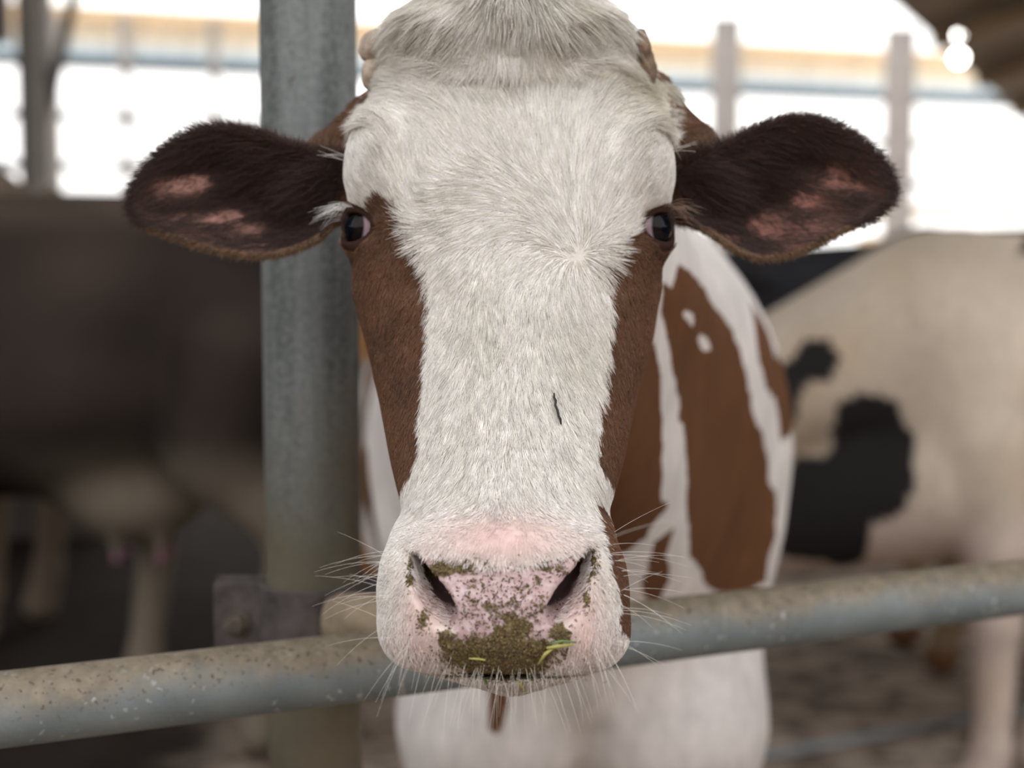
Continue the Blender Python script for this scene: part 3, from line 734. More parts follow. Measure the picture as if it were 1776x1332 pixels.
def coat(n, seed=1):
    p, nn = sample(mh, n); qq = w2c(p); u, v, br, pad_, pk_ = head_masks(qq, .8)
    eye = np.zeros(n, bool)
    for (c, ax, t1, t2, sgn) in EYES:
        Rr, ap_, ca_ = lidzone(qq, (c, ax, t1, t2, sgn)); eye |= (Rr < ER + .008) & (ap_ < 1.22) & (ca_ > 0); R = Rr
        eye |= R < ER + .001
    nost = np.zeros(n, bool)
    for c in HEADPTS['nost']:
        for (a, b, r) in c: nost |= np.linalg.norm(qq - a, axis=1) < r + .003; 
        for (a, b, r) in c: nost |= np.linalg.norm(qq - b, axis=1) < r + .004
    keep = ~eye & ~pad_ & ~nost & (RNG.random(n) > .93 * pk_)
    keep &= ~((dirt_at(u, v) > .5) & (v > 1060))
    p, nn, qq, u, v, br, pk_ = (x[keep] for x in (p, nn, qq, u, v, br, pk_)); m = len(p)
    f = flow(u, v); ang = vnoise(qq, 110, 41) * .20 + vnoise(qq, 330, 42) * .08 + RNG.normal(size=m) * .10
    ca, sa = np.cos(ang), np.sin(ang); fx = f[:, 0] * ca - f[:, 1] * sa; fy = f[:, 0] * sa + f[:, 1] * ca
    dq = np.stack([fx, fy * .0, -fy], -1); dirw = c2w(dq) - c2w(np.zeros(3))
    dirw = dirw + np.array([0, 0.0, 0])
    L = np.interp(v, [-60, 60, 130, 200, 330, 430, 500, 700, 850, 920, 1000, 1200], [.028, .028, .022, .023, .024, .020, .0155, .0130, .0100, .0045, .0038, .0042])
    side = np.clip((np.abs(u - 885) - 190) / 60, 0, 1) * ((v > 215) & (v < 480)); L = L * (1 - .72 * side)
    L = np.where(br, np.where(v > 340, np.minimum(L, .008), np.minimum(L, .014)), L)
    L *= np.clip(1 + .25 * RNG.normal(size=m), .5, 1.6)
    lift = np.where(v < 112, .16, np.where(L > .009, .035, .11)) + np.abs(RNG.normal(size=m)) * .035
    pts = grow(p, nn, dirw, L, lift)
    # clumping towards guide hairs
    from mathutils.kdtree import KDTree
    for (ng, pull, ex) in ((m // 16, .42, 1.3), (m // 110, .12, 1.6)):
        gi = RNG.choice(m, ng, replace=False); kd = KDTree(ng)
        for j_, g_ in enumerate(gi): kd.insert(p[g_], j_)
        kd.balance(); nn_i = np.array([gi[kd.find(x)[1]] for x in p])
        wl_ = (np.clip((L - .004) / .010, 0, 1) * pull)[:, None]
        for j in range(1, 5):
            s_ = (j / 4) ** ex; tgt = pts[nn_i, j]; dd = tgt - pts[:, j]; far = np.linalg.norm(p - p[nn_i], axis=1) > .006
            pts[:, j] += dd * wl_ * s_ * np.where(far, 0, 1)[:, None]
        if ng == m // 16: shade = (1 + .07 * np.random.default_rng(3).normal(size=m))[nn_i]
    # colour
    dirty = np.clip(vnoise(qq, 42, 51) * .4 + .12, 0, 1) * sstep(330, 100, v) + np.exp(-((u - 1100) / 60) ** 2 - ((v - 165) / 50) ** 2) * .9 + .35 * np.exp(-((u - 985) / 70) ** 2 - ((v - 600) / 90) ** 2) + .30 * np.clip(vnoise(qq, 60, 52), 0, 1)
    dirty = np.clip(dirty, 0, 1)[:, None]
    wc = np.array([.80, .755, .70]) * (1 - dirty) + np.array([.54, .49, .385]) * dirty
    wc = wc * (shade + .05 * vnoise(qq, 500, 53) + .08 * RNG.normal(size=m))[:, None]
    streak = (RNG.random(m) < .20)[:, None] * sstep(.006, .014, L)[:, None]; wc = wc * (1 - streak * np.array([.24, .26, .34]))  # darker strands put the shadow between locks into the hair colour
    wc = wc * (1 - .16 * pk_[:, None] * np.array([0, 1.3, 1.2]))
    bc = BROWN * (1.05 + .22 * vnoise(qq, 90, 54) + .22 * RNG.normal(size=m))[:, None]
    bc = np.clip(bc, .01, 1) + (RNG.random(m) < .04)[:, None] * .06
    orb = np.exp(-((np.abs(u - 884) - 225) / 30) ** 2 - ((v - 480) / 30) ** 2)[:, None]; bc = bc * (1 - .0 * orb)
    col = np.where(br[:, None], bc, wc); col = np.clip(col, .004, .93)
    rad = np.where(L > .012, .00017, .00015) * (1 + .2 * RNG.normal(size=m)); rad = np.clip(rad, .0001, .0004)[:, None] * np.array([1, .95, .85, .6, .15])
    return p, pts, rad, col
p_, pts_, rad_, col_ = coat(380000)
fur = hair('short_fur', p_, pts_, rad_, col_, cow, M_hair)
# ears
p, nn = sample(on, 90000); qq = w2c(p); ue, ve = proj(qq); on2, di2, s2, fr2 = ear_info(qq)
ce, ke = ear_color(ue, ve, di2, s2, fr2, p)
sg = np.where(qq[:, 0] < 0, -1.0, 1.0)
edge = di2 < .010
keep = fr2 & (RNG.random(len(p)) > .78 * ke) | ~fr2 & (RNG.random(len(p)) < .5) | edge
p, nn, qq, ue, ve, di2, s2, fr2, ce, ke, sg, edge = (x[keep] for x in (p, nn, qq, ue, ve, di2, s2, fr2, ce, ke, sg, edge)); m = len(p)
cxE = np.where(sg < 0, 420., 1360.); cyE = np.where(sg < 0, 335., 325.)
rx, ry = (ue - cxE) / 190, (ve - cyE) / 115; rn = np.hypot(rx, ry) + 1e-6
outw = np.stack([rx / rn, rx * 0, -ry / rn], -1)
along = np.stack([sg * .9, 0 * sg, -.35 + 0 * sg], -1)
kE = sstep(.012, .002, di2)[:, None]
dq = along * (1 - kE) + (outw * .9 + along * .4) * kE + RNG.normal(size=(m, 3)) * .18
dirw = c2w(dq) - c2w(np.zeros(3))
L = np.where(di2 < .010, .0085, .016) * np.clip(1 + .3 * RNG.normal(size=m), .4, 1.8) * np.where(fr2, 1, .7)
L = np.where(fr2 & (s2 < .45) & (di2 > .012), L * 1.5, L)
kk = np.zeros(m)
for (a, b_, su, sv, st) in EARPATCH: kk = np.maximum(kk, st * np.exp(-((ue - a) / su / 1.35) ** 2 - ((ve - b_) / sv / 1.35) ** 2))
L = L * (1 - .75 * np.clip(kk * 1.2, 0, 1) * (di2 > .008))
L = np.where((di2 < .008) & (ve > 390), L * .55, L)
lowe = (di2 < .008) & (ve > 390)
tt = dirw - (dirw * nn).sum(1)[:, None] * nn * .6; tt /= np.linalg.norm(tt, axis=1)[:, None]
S = np.linspace(0, 1, 5); pts = np.stack([p + (tt * s_ + nn * .18 * s_ * (1 - .3 * s_)) * L[:, None] for s_ in S], 1)
ec = np.where(lowe[:, None], np.array([.17, .095, .05]), np.where(fr2[:, None], np.array([.040, .018, .012]), BROWN * .95)) * (1 + .3 * RNG.normal(size=m))[:, None]
upg = (di2 < .004) & (ve < 260) & (RNG.random(m) < .35); ec[upg] = (.20, .13, .09)
ec = np.clip(ec, .005, .9)
rad = np.full((m, 1), .00017) * np.array([1, .95, .85, .6, .12])
hair('ear_hair', p, pts, rad, ec, cow, M_hair)['label'] = 'dark brown hair lining and edging both ears'

def bez(a, b, c, k=8):
    t = np.linspace(0, 1, k)[:, None]; return (1 - t) ** 2 * a + 2 * t * (1 - t) * b + t * t * c
# whiskers
WP = []; n = 0
def whisk(u, v, du, dv, length, out=.5):
    s_ = hit(lambda x: sdf_head(x, False), u, v, .85, 1.15); a = Q(u, v, s_)
    d = np.array([du, -out, -dv]); d /= np.linalg.norm(d); dn = np.array([du * .8, -.1, -dv - .35]); dn /= np.linalg.norm(dn)
    WP.append(c2w(bez(a, a + d * length * .5, a + d * length * .5 + dn * length * .55, 8)))
for i in range(150):
    u = random.uniform(700, 1050); v = 1178 - ((u - 875) / 175) ** 2 * 55 - random.uniform(0, 26)
    if random.random() < .5: whisk(u, v, (u - 875) / 300 + random.gauss(0, .22), 1.0, random.uniform(.020, .050), random.uniform(.1, .5))
for i in range(44):
    sd = random.choice((-1, 1)); v = random.uniform(960, 1120); u = 873 + sd * (208 - max(0, (v - 1080)) * .5 - max(0, 1000 - v) * .35 - random.uniform(2, 14))
    whisk(u, v, sd * 1.0, random.gauss(-.05, .28), random.uniform(.022, .052), random.uniform(.0, .3))
for (u, v, du, dv, L_) in ((1062, 925, 1, -.7, .045), (1066, 930, 1, -.45, .040), (1058, 945, 1, -.2, .03), (683, 955, -1, .0, .04), (676, 975, -1, -.1, .05)):
    whisk(u, v, du, dv, L_, .2)
WP = np.array(WP); m = len(WP)
hair('whiskers', WP[:, 0], WP, np.full((m, 1), .00011) * np.linspace(1, .3, 8), np.tile([.80, .74, .66], (m, 1)), cow, M_hair)
# lashes
for (c, ax, t1, t2, sgn) in EYES:
    LP = []
    nl = 46 if sgn < 0 else 34
    for i in range(nl):
        a1 = random.uniform(-.25, 1.0) * (1 if sgn < 0 else -1) * -1
        az = random.uniform(-.45, 1.0); th2 = .60 * math.sqrt(max(0, 1 - (az / 1.02) ** 2)) + .06
        tdir = t1 if np.dot(t1, [sgn, 0, 0]) > 0 else -t1
        # outer side of the lid = towards the back of the head
        n_ = math.cos(th2) * (math.cos(az) * ax + math.sin(az) * tdir) + math.sin(th2) * t2
        root = c + n_ * (ER + .0045)
        o = n_ * .9 + np.array([sgn * .55, -.35, -.30]) + np.random.default_rng(i).normal(size=3) * .16; o /= np.linalg.norm(o)
        Ls = random.uniform(.016, .031); e_ = root + o * Ls + np.array([0, 0, -random.uniform(.004, .012)]); LP.append(c2w(bez(root, root + o * Ls * .5 + np.array([0, 0, .003]), e_, 6)))
    LP = np.array(LP); m = len(LP)
    lc = np.tile([.78, .74, .70] if sgn < 0 else [.30, .20, .15], (m, 1)) * (1 + .15 * RNG.normal(size=(m, 1)))
    hair('eyelashes', LP[:, 0], LP, np.full((m, 1), .00017) * np.linspace(1, .3, 6), np.clip(lc, 0, .9), cow, M_hair)['label'] = 'pale curved eyelashes' if sgn < 0 else 'brown eyelashes'
# stray hairs at the brow corners
SP = []
for (u, v, sgn) in ((603, 274, -1), (603, 271, -1), (602, 280, -1), (1158, 262, 1), (1158, 266, 1)):
    for k in range(2):
        a = Q(u, v, 1.13); SP.append(c2w(bez(a, a + np.array([sgn * .010, -.004, .003]), a + np.array([sgn * random.uniform(.016, .024), -.005, random.uniform(-.002, .010)]), 5)))
SP = np.array(SP); hair('brow_hairs', SP[:, 0], SP, np.full((len(SP), 1), .0002) * np.linspace(1, .3, 5), np.tile([.8, .76, .7], (len(SP), 1)), cow, M_hair)

# ---- dehorned stubs
M_scab = simple('horn_scar', (.20, .13, .085), .8, .5, 120, 0, .5)
M_horn = simple('old_horn', (.42, .33, .25), .65, .35, 60, 0, .5)
def blob(name, c, r, mat, parent, lump=.12, seed=0, h=.0025, extra=()):
    c = np.array(c, float); r = np.array(r, float)
    def f(p):
        d = ell(p, c, r)
        for (c2, r2) in extra: d = smin(d, ell(p, c2, r2), .006)
        return d + lump * r.min() * vnoise(p, 2.2 / r.min(), seed) * .5
    lo = np.min([c - r * 1.5] + [np.array(a) - np.array(b) * 1.5 for a, b in extra], axis=0); hi = np.max([c + r * 1.5] + [np.array(a) + np.array(b) * 1.5 for a, b in extra], axis=0)
    v_, f_ = surface_nets(f, lo, hi, h); return link(name, fast_mesh(name, v_, f_), mat, parent)
hs = blob('horn_stub', P(652, 76, 1.165), (.013, .013, .010), M_horn, cow, .25, 3, extra=[(P(645, 92, 1.165), (.010, .011, .008)), (P(665, 70, 1.17), (.012, .012, .009))]); hs['label'] = 'pale knobbly stub of a removed horn, upper lump'
hs = blob('horn_stub', P(649, 128, 1.165), (.011, .012, .012), M_horn, cow, .25, 5, extra=[(P(656, 142, 1.17), (.011, .011, .009))]); hs['label'] = 'pale knobbly stub of a removed horn, lower lump'
hs = blob('horn_scab', P(1112, 88, 1.15), (.008, .012, .017), M_scab, cow, .6, 8, extra=[(P(1124, 122, 1.155), (.007, .010, .014))]); hs['label'] = 'brown scar of a removed horn'

# ---- crumbs of feed on the muzzle (uncountable) and single stalks
def crumbs():
    out = MB(); cols = []; k = 0; tries = 0
    while k < 3200 and tries < 60000:
        tries += 1; u = random.uniform(695, 1050); v = random.uniform(955, 1185)
        w_ = float(dirt_at(np.array(u), np.array(v)))
        if random.random() > w_ ** 2 * .9 + .006: continue
        d = hit(lambda x: sdf_head(x, False), u, v, .90, 1.06)
        if d > 1.04: continue
        c = c2w(Q(u, v, d - .0006)); L_ = random.uniform(.0006, .0026); wd = random.uniform(.00025, .0008)
        a = np.random.default_rng(tries).normal(size=3); a /= np.linalg.norm(a); b_ = np.cross(a, [0, 1, 0]); b_ /= np.linalg.norm(b_); c_ = np.cross(a, b_)
        R = np.stack([a * L_, b_ * wd, c_ * wd], 0)
        corners = [c + (sx * R[0] + sy * R[1] + sz * R[2]) for sx in (-.5, .5) for sy in (-.5, .5) for sz in (-.5, .5)]
        out.add(corners, [(0, 1, 3, 2), (4, 6, 7, 5), (0, 4, 5, 1), (2, 3, 7, 6), (0, 2, 6, 4), (1, 5, 7, 3)])
        col = random.choice([(.13, .09, .035), (.20, .14, .055), (.08, .055, .03), (.28, .21, .10), (.16, .13, .05), (.10, .045, .02)]); cols += [col] * 8; k += 1
    me_o = out.build('feed_crumbs'); set_col(me_o.data, 'crumb', np.array(cols)); return me_o
_cz = 0
M_crumb, t, b = new_mat('chewed_feed'); a = N(t, 'VertexColor'); a.layer_name = 'crumb'; t.links.new(a.outputs[0], b.inputs['Base Color']); b.inputs['Roughness'].default_value = .8
cb = crumbs(); cb.data.materials.append(M_crumb); tag(cb, 'crumbs of chewed feed stuck to the muzzle of the cow', 'feed', kind='stuff')
M_straw = simple('green_yellow_straw', (.46, .42, .12), .6, .3, 200); M_green = simple('green_stalk', (.13, .20, .05), .6, .3, 200); M_twig = simple('black_twig', (.02, .016, .012), .7, .3, 200)
def stalk(name, pts, r, mat, lab, cat='hay'):
    pp = []
    for (u, v, off) in pts:
        d = hit(lambda x: sdf_head(x, False), u, v, .88, 1.12); pp.append(c2w(Q(u, v, min(d, 1.05) - off)))
    rr = [r * (.6 if i in (0, len(pp) - 1) else 1) for i in range(len(pp))]
    o = MB().tube(pp, rr, 8).build(name, mat, smooth=True); return tag(o, lab, cat)
stalk('hay_stalk', [(934, 1152, .006), (946, 1134, .006), (960, 1124, .005)], .0012, M_straw, 'short yellow hay stalk hanging down below the right nostril')
stalk('hay_stalk', [(948, 1124, .006), (970, 1121, .006), (994, 1118, .006)], .0013, M_straw, 'pale yellow hay stalk lying sideways below the right nostril')
stalk('hay_stalk', [(952, 1117, .008), (975, 1112, .009), (999, 1114, .008)], .0009, M_green, 'thin green hay stalk lying across the right nostril')
stalk('hay_stalk', [(896, 1176, .003), (903, 1188, .004), (908, 1199, .006)], .0013, M_straw, 'yellow hay stalk hanging from the middle of the mouth')
stalk('hay_stalk', [(813, 1142, .004), (830, 1143, .004), (842, 1145, .004)], .0008, M_straw, 'thin pale hay stalk lying left of the mouth centre')
stalk('hay_stalk', [(838, 1170, .003), (843, 1182, .004), (847, 1194, .006)], .0009, M_green, 'thin dark hay stalk hanging from the left of the mouth')
tw = stalk('black_twig', [(961, 682, .0042), (961, 689, .0048), (964, 695, .0044), (963, 703, .0044), (967, 712, .0044), (969, 722, .0046), (972, 727, .0044), (973, 736, .004)], .0009, M_twig, 'thin black twig stuck in the white fur of the nose bridge', 'twig')

# ================================================================== HERD
def cow_prims(neck_to=(-1.20, 0, 1.18), head_to=(-1.55, 0, .95), neck_z=1.16, udder=.14, far_leg=0.0, neck_r=.22, brisket=0.0, fore=0.0):
    E = [((.05, 0, 1.02), (.74, .345, .40)), ((-.55, 0, 1.06), (.28, .26, .36)), ((.62, 0, 1.17), (.30, .26, .25)), ((.36, 0, .64), (.20, .15, udder))]
    Cn = [((-.55, 0, 1.34), (.70, 0, 1.36), .075, .075), ((-.62, 0, neck_z), neck_to, neck_r, .125 + brisket * .2), ((-.62, 0, .92 - brisket * .3), (neck_to[0], neck_to[1], neck_to[2] - .12 - brisket * .5), .12 + brisket * .3, .06 + brisket * .3),
          (neck_to, head_to, .12, .075), ((.90, 0, 1.34), (.96, 0, .55), .035, .02)]
    nt_ = np.array(neck_to)
    for s in (-1, 1):
        Cn += [(nt_ + [0, s * .08, .05], nt_ + [.02, s * .24, .03], .022, .03)]
        f_x = fore if s > 0 else 0.0
        Cn += hoofed(s, [(-.52 + f_x * .3, s * .15, .90, .13), (-.50 + f_x * .8, s * .16, .66, .085), (-.50 + f_x, s * .16, .46, .060), (-.50 + f_x, s * .16, .14, .043), (-.53 + f_x, s * .16, .03, .060)])
        o_x = far_leg if s > 0 else 0.0
        Cn += hoofed(s, [(.68 + o_x * .3, s * .17, 1.02, .19), (.63 + o_x * .7, s * .19, .78, .145), (.80 + o_x, s * .18, .54, .056), (.75 + o_x, s * .18, .14, .045), (.72 + o_x, s * .18, .03, .060)])
        Cn += [((.32, s * .06, .55), (.32, s * .06, .46), .016, .012), ((.44, s * .06, .55), (.44, s * .06, .46), .016, .012)]
    return E, Cn
def make_cow(name, loc, rz, colour, label, scale=1.0, h=.013, **kw):
    E, Cn = cow_prims(**kw)
    def f(p):
        d = np.full(p.shape[:-1], 9.0)
        for c, r in E: d = smin(d, ell(p, c, r), .09)
        for a, b, ra, rb in Cn: d = smin(d, cone(p, a, b, ra, rb), .035)
        return d
    v_, f_ = surface_nets(f, (-2.0, -.75, -.08), (1.15, .75, 1.6), h)
    v_ = relax(v_, f_, 1); ca, sa = math.cos(rz), math.sin(rz); v_ = v_ * scale; v_[:, 2] -= v_[:, 2].min()
    Wv = np.stack([v_[:, 0] * ca - v_[:, 1] * sa, v_[:, 0] * sa + v_[:, 1] * ca, v_[:, 2]], -1) + np.array(loc)
    m = fast_mesh(name, Wv - np.array(loc), f_); set_col(m, 'coat', colour(v_ / scale, Wv)); o = link(name, m, M_hide2); o.location = loc
    return tag(o, label, 'cow')
def lerp(a, b, k): return np.array(a) * (1 - k[:, None]) + np.array(b) * k[:, None]
def col_dark(l, Wv):
    C = np.tile([.036, .026, .021], (len(l), 1)) * (1 + .55 * vnoise(l, 6, 5))[:, None]
    k = sstep(.86, .66, l[:, 2]) * sstep(.05, .3, l[:, 0]); C = C * (1 - k[:, None]) + np.array([.20, .165, .125]) * k[:, None]
    k = sstep(.51, .49, l[:, 2]) * (np.abs(l[:, 0] - .38) < .12) * (np.abs(l[:, 1]) < .10) * (l[:, 2] > .43); C = C * (1 - k[:, None]) + np.array([.45, .16, .28]) * k[:, None]
    k = sstep(1.33, 1.42, l[:, 2]) * .6; return C * (1 - k[:, None]) + np.array([.13, .10, .08]) * k[:, None]
BW = [[(1395, 590), (1440, 590), (1456, 620), (1440, 660), (1405, 668), (1390, 690), (1355, 760), (1355, 640), (1385, 610)],
      [(1450, 700), (1490, 685), (1550, 695), (1580, 750), (1592, 850), (1560, 890), (1512, 910), (1500, 965), (1470, 980), (1340, 965), (1340, 850), (1385, 790), (1430, 795), (1445, 760)],
      [(1768, 408), (1860, 400), (1860, 450), (1770, 446)]]
def col_white(l, Wv):
    q_ = w2c(Wv); uu, vv = proj(q_); uu = uu + vnoise(l, 30, 61) * 8; vv = vv + vnoise(l, 26, 62) * 8
    C = np.tile([.60, .50, .40], (len(l), 1)) * (1 + .18 * vnoise(l, 7, 5))[:, None]; C += np.clip(vnoise(l, 9, 8), 0, 1)[:, None] * np.array([-.02, -.05, -.08])
    k = sstep(.84, .68, l[:, 2]) * .5; C = C * (1 - k[:, None]) + np.array([.55, .42, .38]) * k[:, None]
    bk = np.zeros(len(l), bool)
    for pl in BW: bk |= inpoly(uu, vv, pl)
    bk |= (l[:, 0] > .25) & (vnoise(l, 5, 3) > .2)
    C[bk] = (.022, .019, .019); return C
def col_black(l, Wv):
    C = np.tile([.028, .027, .030], (len(l), 1)); k = sstep(.5, .35, l[:, 2]); C = C * (1 - k[:, None]) + np.array([.35, .26, .17]) * k[:, None]
    k = sstep(.12, .06, l[:, 2]); return C * (1 - k[:, None]) + np.array([.20, .10, .05]) * k[:, None]
def col_tan(l, Wv): return np.tile([.26, .20, .15], (len(l), 1)) * (1 + .15 * vnoise(l, 6, 5))[:, None]
make_cow('dairy_cow', (-1.50, 4.15, 0), 0.0, col_dark, 'dark grey-brown cow standing sideways behind the thick post on the left', 1.09, head_to=(-1.6, 0, .9), far_leg=-.42)
make_cow('dairy_cow', (1.72, 3.62, 0), math.radians(-4), col_white, 'white cow with black neck patches standing sideways on the right', 1.01, neck_to=(-1.05, .10, .98), head_to=(-1.28, .40, .72), neck_r=.27, brisket=.36, fore=.24)
make_cow('dairy_cow', (2.0, 5.0, 0), math.radians(6), col_black, 'black cow standing farther back between two other cows on the right', 1.05, neck_to=(-1.15, .1, 1.22))
make_cow('dairy_cow', (-2.75, 5.5, 0), math.radians(-12), col_tan, 'light brown cow mostly hidden behind the dark cow at the left edge', 1.20)

# ================================================================== RAIL, POST, CLAMP
RA = P(0, 1231, 1.13); RB = P(1776, 1017, 1.555); rd = RB - RA
pts = [RA + rd * t for t in np.linspace(-.55, 1.6, 24)]
rail = MB().tube(pts, .0302, 64).build('metal_rail', M_pipe, smooth=True); tag(rail, 'long grey galvanised pipe rail running across under the muzzle', 'rail')
PC = P(540, 620, 1.43); pr = .0480
post = MB().tube([(PC[0], PC[1], 0.0), (PC[0], PC[1], 1.0), (PC[0], PC[1], 2.2), (PC[0], PC[1], 4.2)], pr, 64).build('metal_post', M_post, smooth=True)
tag(post, 'thick round grey metal post standing behind the left ear', 'post')
def clamp_half(name, front, ztop, zbot, parent):
    s = -1 if front else 1; R1 = pr + .0015; th = .006; prof = []; fl = .100; fr_ = .075
    gap = .005
    inner = [(-fl, s * gap)] + [(-R1 - .012, s * gap)] + [(R1 * math.cos(a), s * (abs(R1 * math.sin(a)) + 0)) for a in np.linspace(math.pi - .12, .12, 24)] + [(R1 + .012, s * gap), (fr_, s * gap)]
    R2 = R1 + th
    outer = [(-fl, s * (gap + th)), (-R2 - .010, s * (gap + th))] + [(R2 * math.cos(a), s * abs(R2 * math.sin(a))) for a in np.linspace(math.pi - .22, .22, 24)] + [(R2 + .010, s * (gap + th)), (fr_, s * (gap + th))]
    n = len(inner); vs = []
    for z in (zbot, ztop):
        for L_ in (inner, outer):
            for (x, y) in L_: vs.append((PC[0] + x, PC[1] + y, z))
    fs = []
    for i in range(n - 1):
        fs += [(i, i + 1, n + i + 1, n + i), (2 * n + i, 3 * n + i, 3 * n + i + 1, 2 * n + i + 1), (i, 2 * n + i, 2 * n + i + 1, i + 1), (n + i, n + i + 1, 3 * n + i + 1, 3 * n + i)]
    fs += [(0, n, 3 * n, 2 * n), (n - 1, 3 * n - 1, 4 * n - 1, 2 * n - 1)]
    o = mesh(name, vs, fs, M_brk, parent); bv = o.modifiers.new('bevel', 'BEVEL'); bv.width = .0015; bv.segments = 2; bv.limit_method = 'ANGLE'; return o
zt = P(540, 1030, 1.385)[2]; zb = zt - .100
clampE = bpy.data.objects.new('pipe_clamp', None); COL.objects.link(clampE); clampE.location = (PC[0], PC[1], zb)
tag(clampE, 'rusty dark steel clamp bolted round the thick post', 'clamp')
clamp_half('clamp_plate', True, zt, zb, clampE); clamp_half('clamp_plate', False, zt + .003, zb + .003, clampE)
zm = (zt + zb) / 2 + .002
for x in (-.076, ):
    b0 = np.array([PC[0] + x, PC[1] - .011, zm + .006])
    mb = MB().tube([b0 + [0, .001, 0], b0 + [0, -.004, 0], b0 + [0, -.0045, 0]], [.0135, .0135, .012], 24).tube([b0 + [0, -.004, 0], b0 + [0, -.011, 0], b0 + [0, -.0125, 0]], [.0098, .0098, .008], 6)
    mb.build('bolt', M_bolt, clampE)
A_ = P(588, 1075, 1.395); B_ = RA + rd * .475 + np.array([0, .012, .004])
MB().tube([A_ + (A_ - B_) * .05, A_, A_ + (B_ - A_) * .08, A_ + (B_ - A_) * .5, B_ - (B_ - A_) * .07], [.020, .0262, .0272, .0272, .0272], 48).build('connecting_tube', M_mudpipe, clampE, smooth=True)['label'] = 'mud-coated tube stub joining clamp and rail'

# ================================================================== BARN
def box_obj(name, c, d, mat, label=None, cat=None, kind=None, rz=0.0, group=None, parent=None, bev=0.0):
    R = np.array([[math.cos(rz), -math.sin(rz), 0], [math.sin(rz), math.cos(rz), 0], [0, 0, 1]])
    o = MB().box((0, 0, 0), d, R, bev).build(name, mat, parent); o.location = c; return tag(o, label, cat, group, kind)
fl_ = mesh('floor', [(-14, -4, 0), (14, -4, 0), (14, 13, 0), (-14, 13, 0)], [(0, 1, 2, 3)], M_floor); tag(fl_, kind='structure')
yd = mesh('floor', [(-60, 13, -.02), (60, 13, -.02), (60, 60, -.02), (-60, 60, -.02)], [(0, 1, 2, 3)], M_yard); tag(yd, kind='structure')
# drainage gaps in the floor
def gap(u0, v0, u1, v1, wd):
    def g(u, v): a = P(u, v, 1.0) - np.array([0, 0, CAMZ]); k = -CAMZ / a[2]; return np.array([a[0] * k, a[1] * k, .004])
    a = g(u0, v0); b = g(u1, v1); d = (b - a); a = a - d * 1.2; b = b + d * .8; n_ = np.array([-d[1], d[0], 0]); n_ /= np.linalg.norm(n_); n_ *= wd / 2
    z = np.array([0, 0, .004])
    return mesh('trim_1', [a - n_, b - n_, b + n_, a + n_, a - n_ - z, b - n_ - z, b + n_ - z, a + n_ - z], [(0, 1, 2, 3), (0, 4, 5, 1), (1, 5, 6, 2), (2, 6, 7, 3), (3, 7, 4, 0)], M_wire)
tag(gap(1300, 1316, 1776, 1232, .06), kind='structure')
# roofs; the unseen slab over the herd is added to darken it
roof = mesh('ceiling', [(-14, 1.3, 4.2), (14, 1.3, 4.2), (14, 12.5, 4.6), (-14, 12.5, 4.6), (-14, 1.3, 4.3), (14, 1.3, 4.3), (14, 12.5, 4.7), (-14, 12.5, 4.7)],
            [(0, 1, 2, 3), (4, 7, 6, 5), (0, 4, 5, 1), (2, 6, 7, 3), (0, 3, 7, 4), (1, 5, 6, 2)], M_roofplain); tag(roof, kind='structure')
# dark timber lean-to at the upper right, with its purlins
a0 = P(1535, -10, 9.0); a1 = P(1800, 228, 14.0); b0 = a0 + (a0 - a1) * .6; e1 = a1 + (a1 - a0) * .5
sd = np.array([5.0, -1.0, 1.6])
lt = mesh('ceiling', [b0, e1, e1 + sd, b0 + sd, b0 + [0, 0, .12], e1 + [0, 0, .12], e1 + sd + [0, 0, .12], b0 + sd + [0, 0, .12]], [(0, 1, 2, 3), (4, 7, 6, 5), (0, 4, 5, 1), (2, 6, 7, 3), (0, 3, 7, 4), (1, 5, 6, 2)], M_roof); tag(lt, kind='structure')
for k in range(9):
    t_ = k / 8; s0 = b0 + (e1 - b0) * t_ + np.array([.05, 0, -.08]); s1 = s0 + sd
    o = MB().tube([s0, s1], .075, 6).build('roof_purlin', simple('purlin_timber', (.20, .13, .07), .8, .3, 5) if k == 0 else bpy.data.materials['purlin_timber'])
    tag(o, 'brown timber purlin under the dark roof at upper right', 'beam', 'purlins under the dark roof')

# far side of the yard: eave beam, pale panel, cables, posts
WL = P(-400, 20, 16.2); WL = np.array([WL[0], WL[1], 0]); WRt = P(2200, 110, 22.6); WRt = np.array([WRt[0], WRt[1], 0])
wd_ = WRt - WL; wl = np.linalg.norm(wd_); rzw = math.atan2(wd_[1], wd_[0]); mid = (WL + WRt) / 2
def on_wall(u):                                 # distance along the far wall line seen at column u
    k = (u - CX) / F; A = np.array([[wd_[0], -k * 1.0], [wd_[1], -1.0]]); s = np.linalg.solve(A, -WL[:2]); return WL + wd_ * s[0]
zE = CAMZ + (482 - 22) / F * on_wall(120)[1]
box_obj('eave_beam', (mid[0], mid[1], zE - .07), (wl, .18, .16), M_beam, 'long beige eave beam of the open building across the yard', 'beam', rz=rzw)
pn = MB(); nseg = 260
for i in range(nseg):
    pass
vs = []; fs = []
for i in range(nseg + 1):
    t_ = i / nseg; c = WL + wd_ * t_; nrm = np.array([-wd_[1], wd_[0], 0]) / wl; o_f = nrm * (.03 * math.sin(i * 1.6) + .12)
    vs += [tuple(c + o_f + [0, 0, zE - .13]), tuple(c + o_f + [0, 0, zE - .42])]
for i in range(nseg): fs.append((2 * i, 2 * i + 1, 2 * i + 3, 2 * i + 2))
pnl = mesh('corrugated_panel', vs, fs, M_panel); pnl.modifiers.new('solid', 'SOLIDIFY').thickness = .01; tag(pnl, 'pale corrugated strip hanging under the beige eave beam', 'panel')
vs = []
